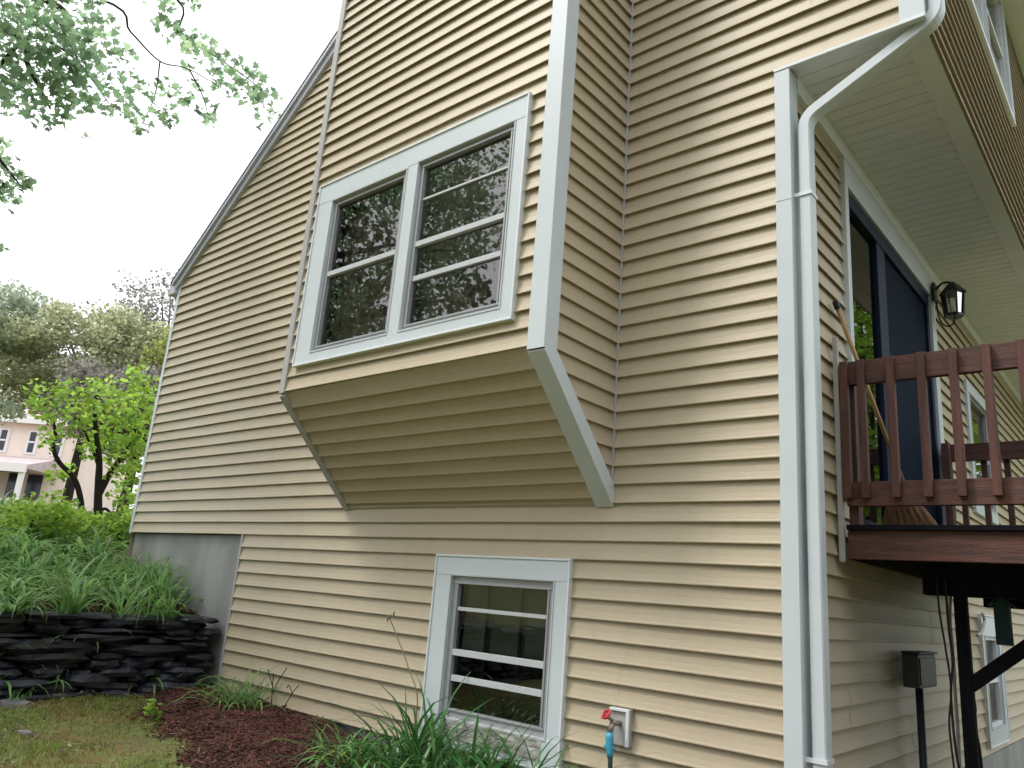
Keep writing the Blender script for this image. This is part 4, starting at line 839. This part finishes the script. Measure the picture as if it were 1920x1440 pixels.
for (u,v,rp) in [(80,740,26),(100,765,26),(70,765,20),(120,730,24),(150,745,30),(180,740,28),(210,760,32),(240,740,34),(270,725,30),(285,755,30),(255,770,34),(150,790,28),(180,800,30),(215,800,34),(250,810,34),(275,800,28),(100,800,24),(90,825,20),(170,830,24),(205,835,30),(235,845,28),(265,845,26),(160,850,18),(225,880,24),(255,885,24),(110,900,20),(128,880,14),(240,915,24),(258,940,20),(230,945,18),(95,890,14),(255,705,22),(190,715,20),(262,985,20),(215,930,14),(140,950,12)]:
    dd=d+rng.uniform(-.6,.5); cl.append(clumps([at(u,v,dd)],[rp*dd/1452*1.1],-int(0.095*rp*rp),flat=1))
leaves('crown',np.vstack(cl),0.074,OVAL*np.array([1.5,1]),'lime',lt,droop=0.8)
# low bright shrubs under it
for (u,v,dd,lab,s) in ((60,975,9.4,'bright green low shrub behind the daylilies at the left photo edge',0.42),(130,985,9.8,'bright green low shrub at the foot of the small lime tree',0.36),(225,985,10.2,'low shrub between the small lime tree and the house corner',0.30)):
    p=at(u,v,dd); z0=float(gz(np.array(p[0]),np.array(p[1]))); t=thing('shrub',lab,'shrub',(p[0],p[1],z0))
    cc=[np.array(p)+rng.normal(0,1,3)*np.array([s*.6,s*.6,s*.28]) for _ in range(16)]; leaves('foliage',clumps(cc,[s*.5]*16,2600),0.06,OVAL*np.array([1.3,1]),'lime',t,droop=.8)
    mb=MB(); mb.tube([(p[0],p[1],z0-.05),(p[0]+.02,p[1],p[2])],[0.02,0.01],6); mb.build('stem','bark',t)

# ================================================================= NEIGHBOUR'S HOUSE
cx,cy=-58.9,14.3; z0=2.9
nh=thing('pink_house','pinkish neighbouring house with white porch far behind the garden','house',(cx,cy,z0))
f0=Vector((CAM.x-cx,CAM.y-cy,0)).normalized(); r0=Vector((-f0.y,f0.x,0)); a_=R(33)
rd=r0*math.cos(a_)+f0*math.sin(a_); fd=f0*math.cos(a_)-r0*math.sin(a_)
def TN(s,o,z): p=Vector((cx,cy,0))+rd*s+fd*o; return (p.x,p.y,z)
mb=MB(); mb.box((-12,-9,z0-1.5),(3.6,0,8.7),TN); mb.build('wall','pinkwall',nh)
mb=MB(); mb.prism([(0.6,8.55),(0.6,8.8),(-4.5,12.0),(-9.6,8.8),(-9.6,8.55)],lambda a,b:TN(-12.5,a,b),lambda a,b:TN(4.1,a,b)); mb.build('roof','pinkroof',nh)
mb=MB(); mb.box((-12.4,0.6,8.5),(4.1,0.7,8.85),TN); mb.build('eave_trim','whitepaint',nh)
for s_ in (-5.3,-3.25,-1.24,0.78,2.6):
    mb=MB(); mb.box((s_-.40,0.0,6.45),(s_+.40,0.08,8.15),TN); wn=mb.build('window','whitepaint',nh); mb=MB(); mb.box((s_-.20,0.08,6.6),(s_+.20,0.10,8.0),TN); mb.build('pane','darkpane',wn); mb=MB(); mb.box((s_-.20,0.10,7.25),(s_+.20,0.12,7.37),TN); mb.build('sash_bar','whitepaint',wn)
mb=MB(); mb.prism([(0.0,6.25),(3.4,5.35),(3.4,5.15),(0.0,5.15)],lambda a,b:TN(-11,a,b),lambda a,b:TN(2.9,a,b)); mb.build('porch_roof','pinkroof',nh)
mb=MB(); mb.box((-11,3.4,4.85),(3.0,3.6,5.4),TN); mb.build('porch_beam','whitepaint',nh)
mb=MB(); mb.box((-11,0.0,z0-1.5),(3.0,3.5,3.15),TN); mb.build('porch_floor','pinkwall',nh)
for s_ in (-6.0,-3.2,-0.4,2.7):
    mb=MB(); mb.box((s_-.14,3.2,3.15),(s_+.14,3.45,4.86),TN); mb.build('porch_post','whitepaint',nh)
for s_ in (-4.4,-1.6,0.3,1.6):
    mb=MB(); mb.box((s_-.5,0.0,3.4),(s_+.5,0.08,5.1),TN); mb.build('porch_window','darkpane',nh)
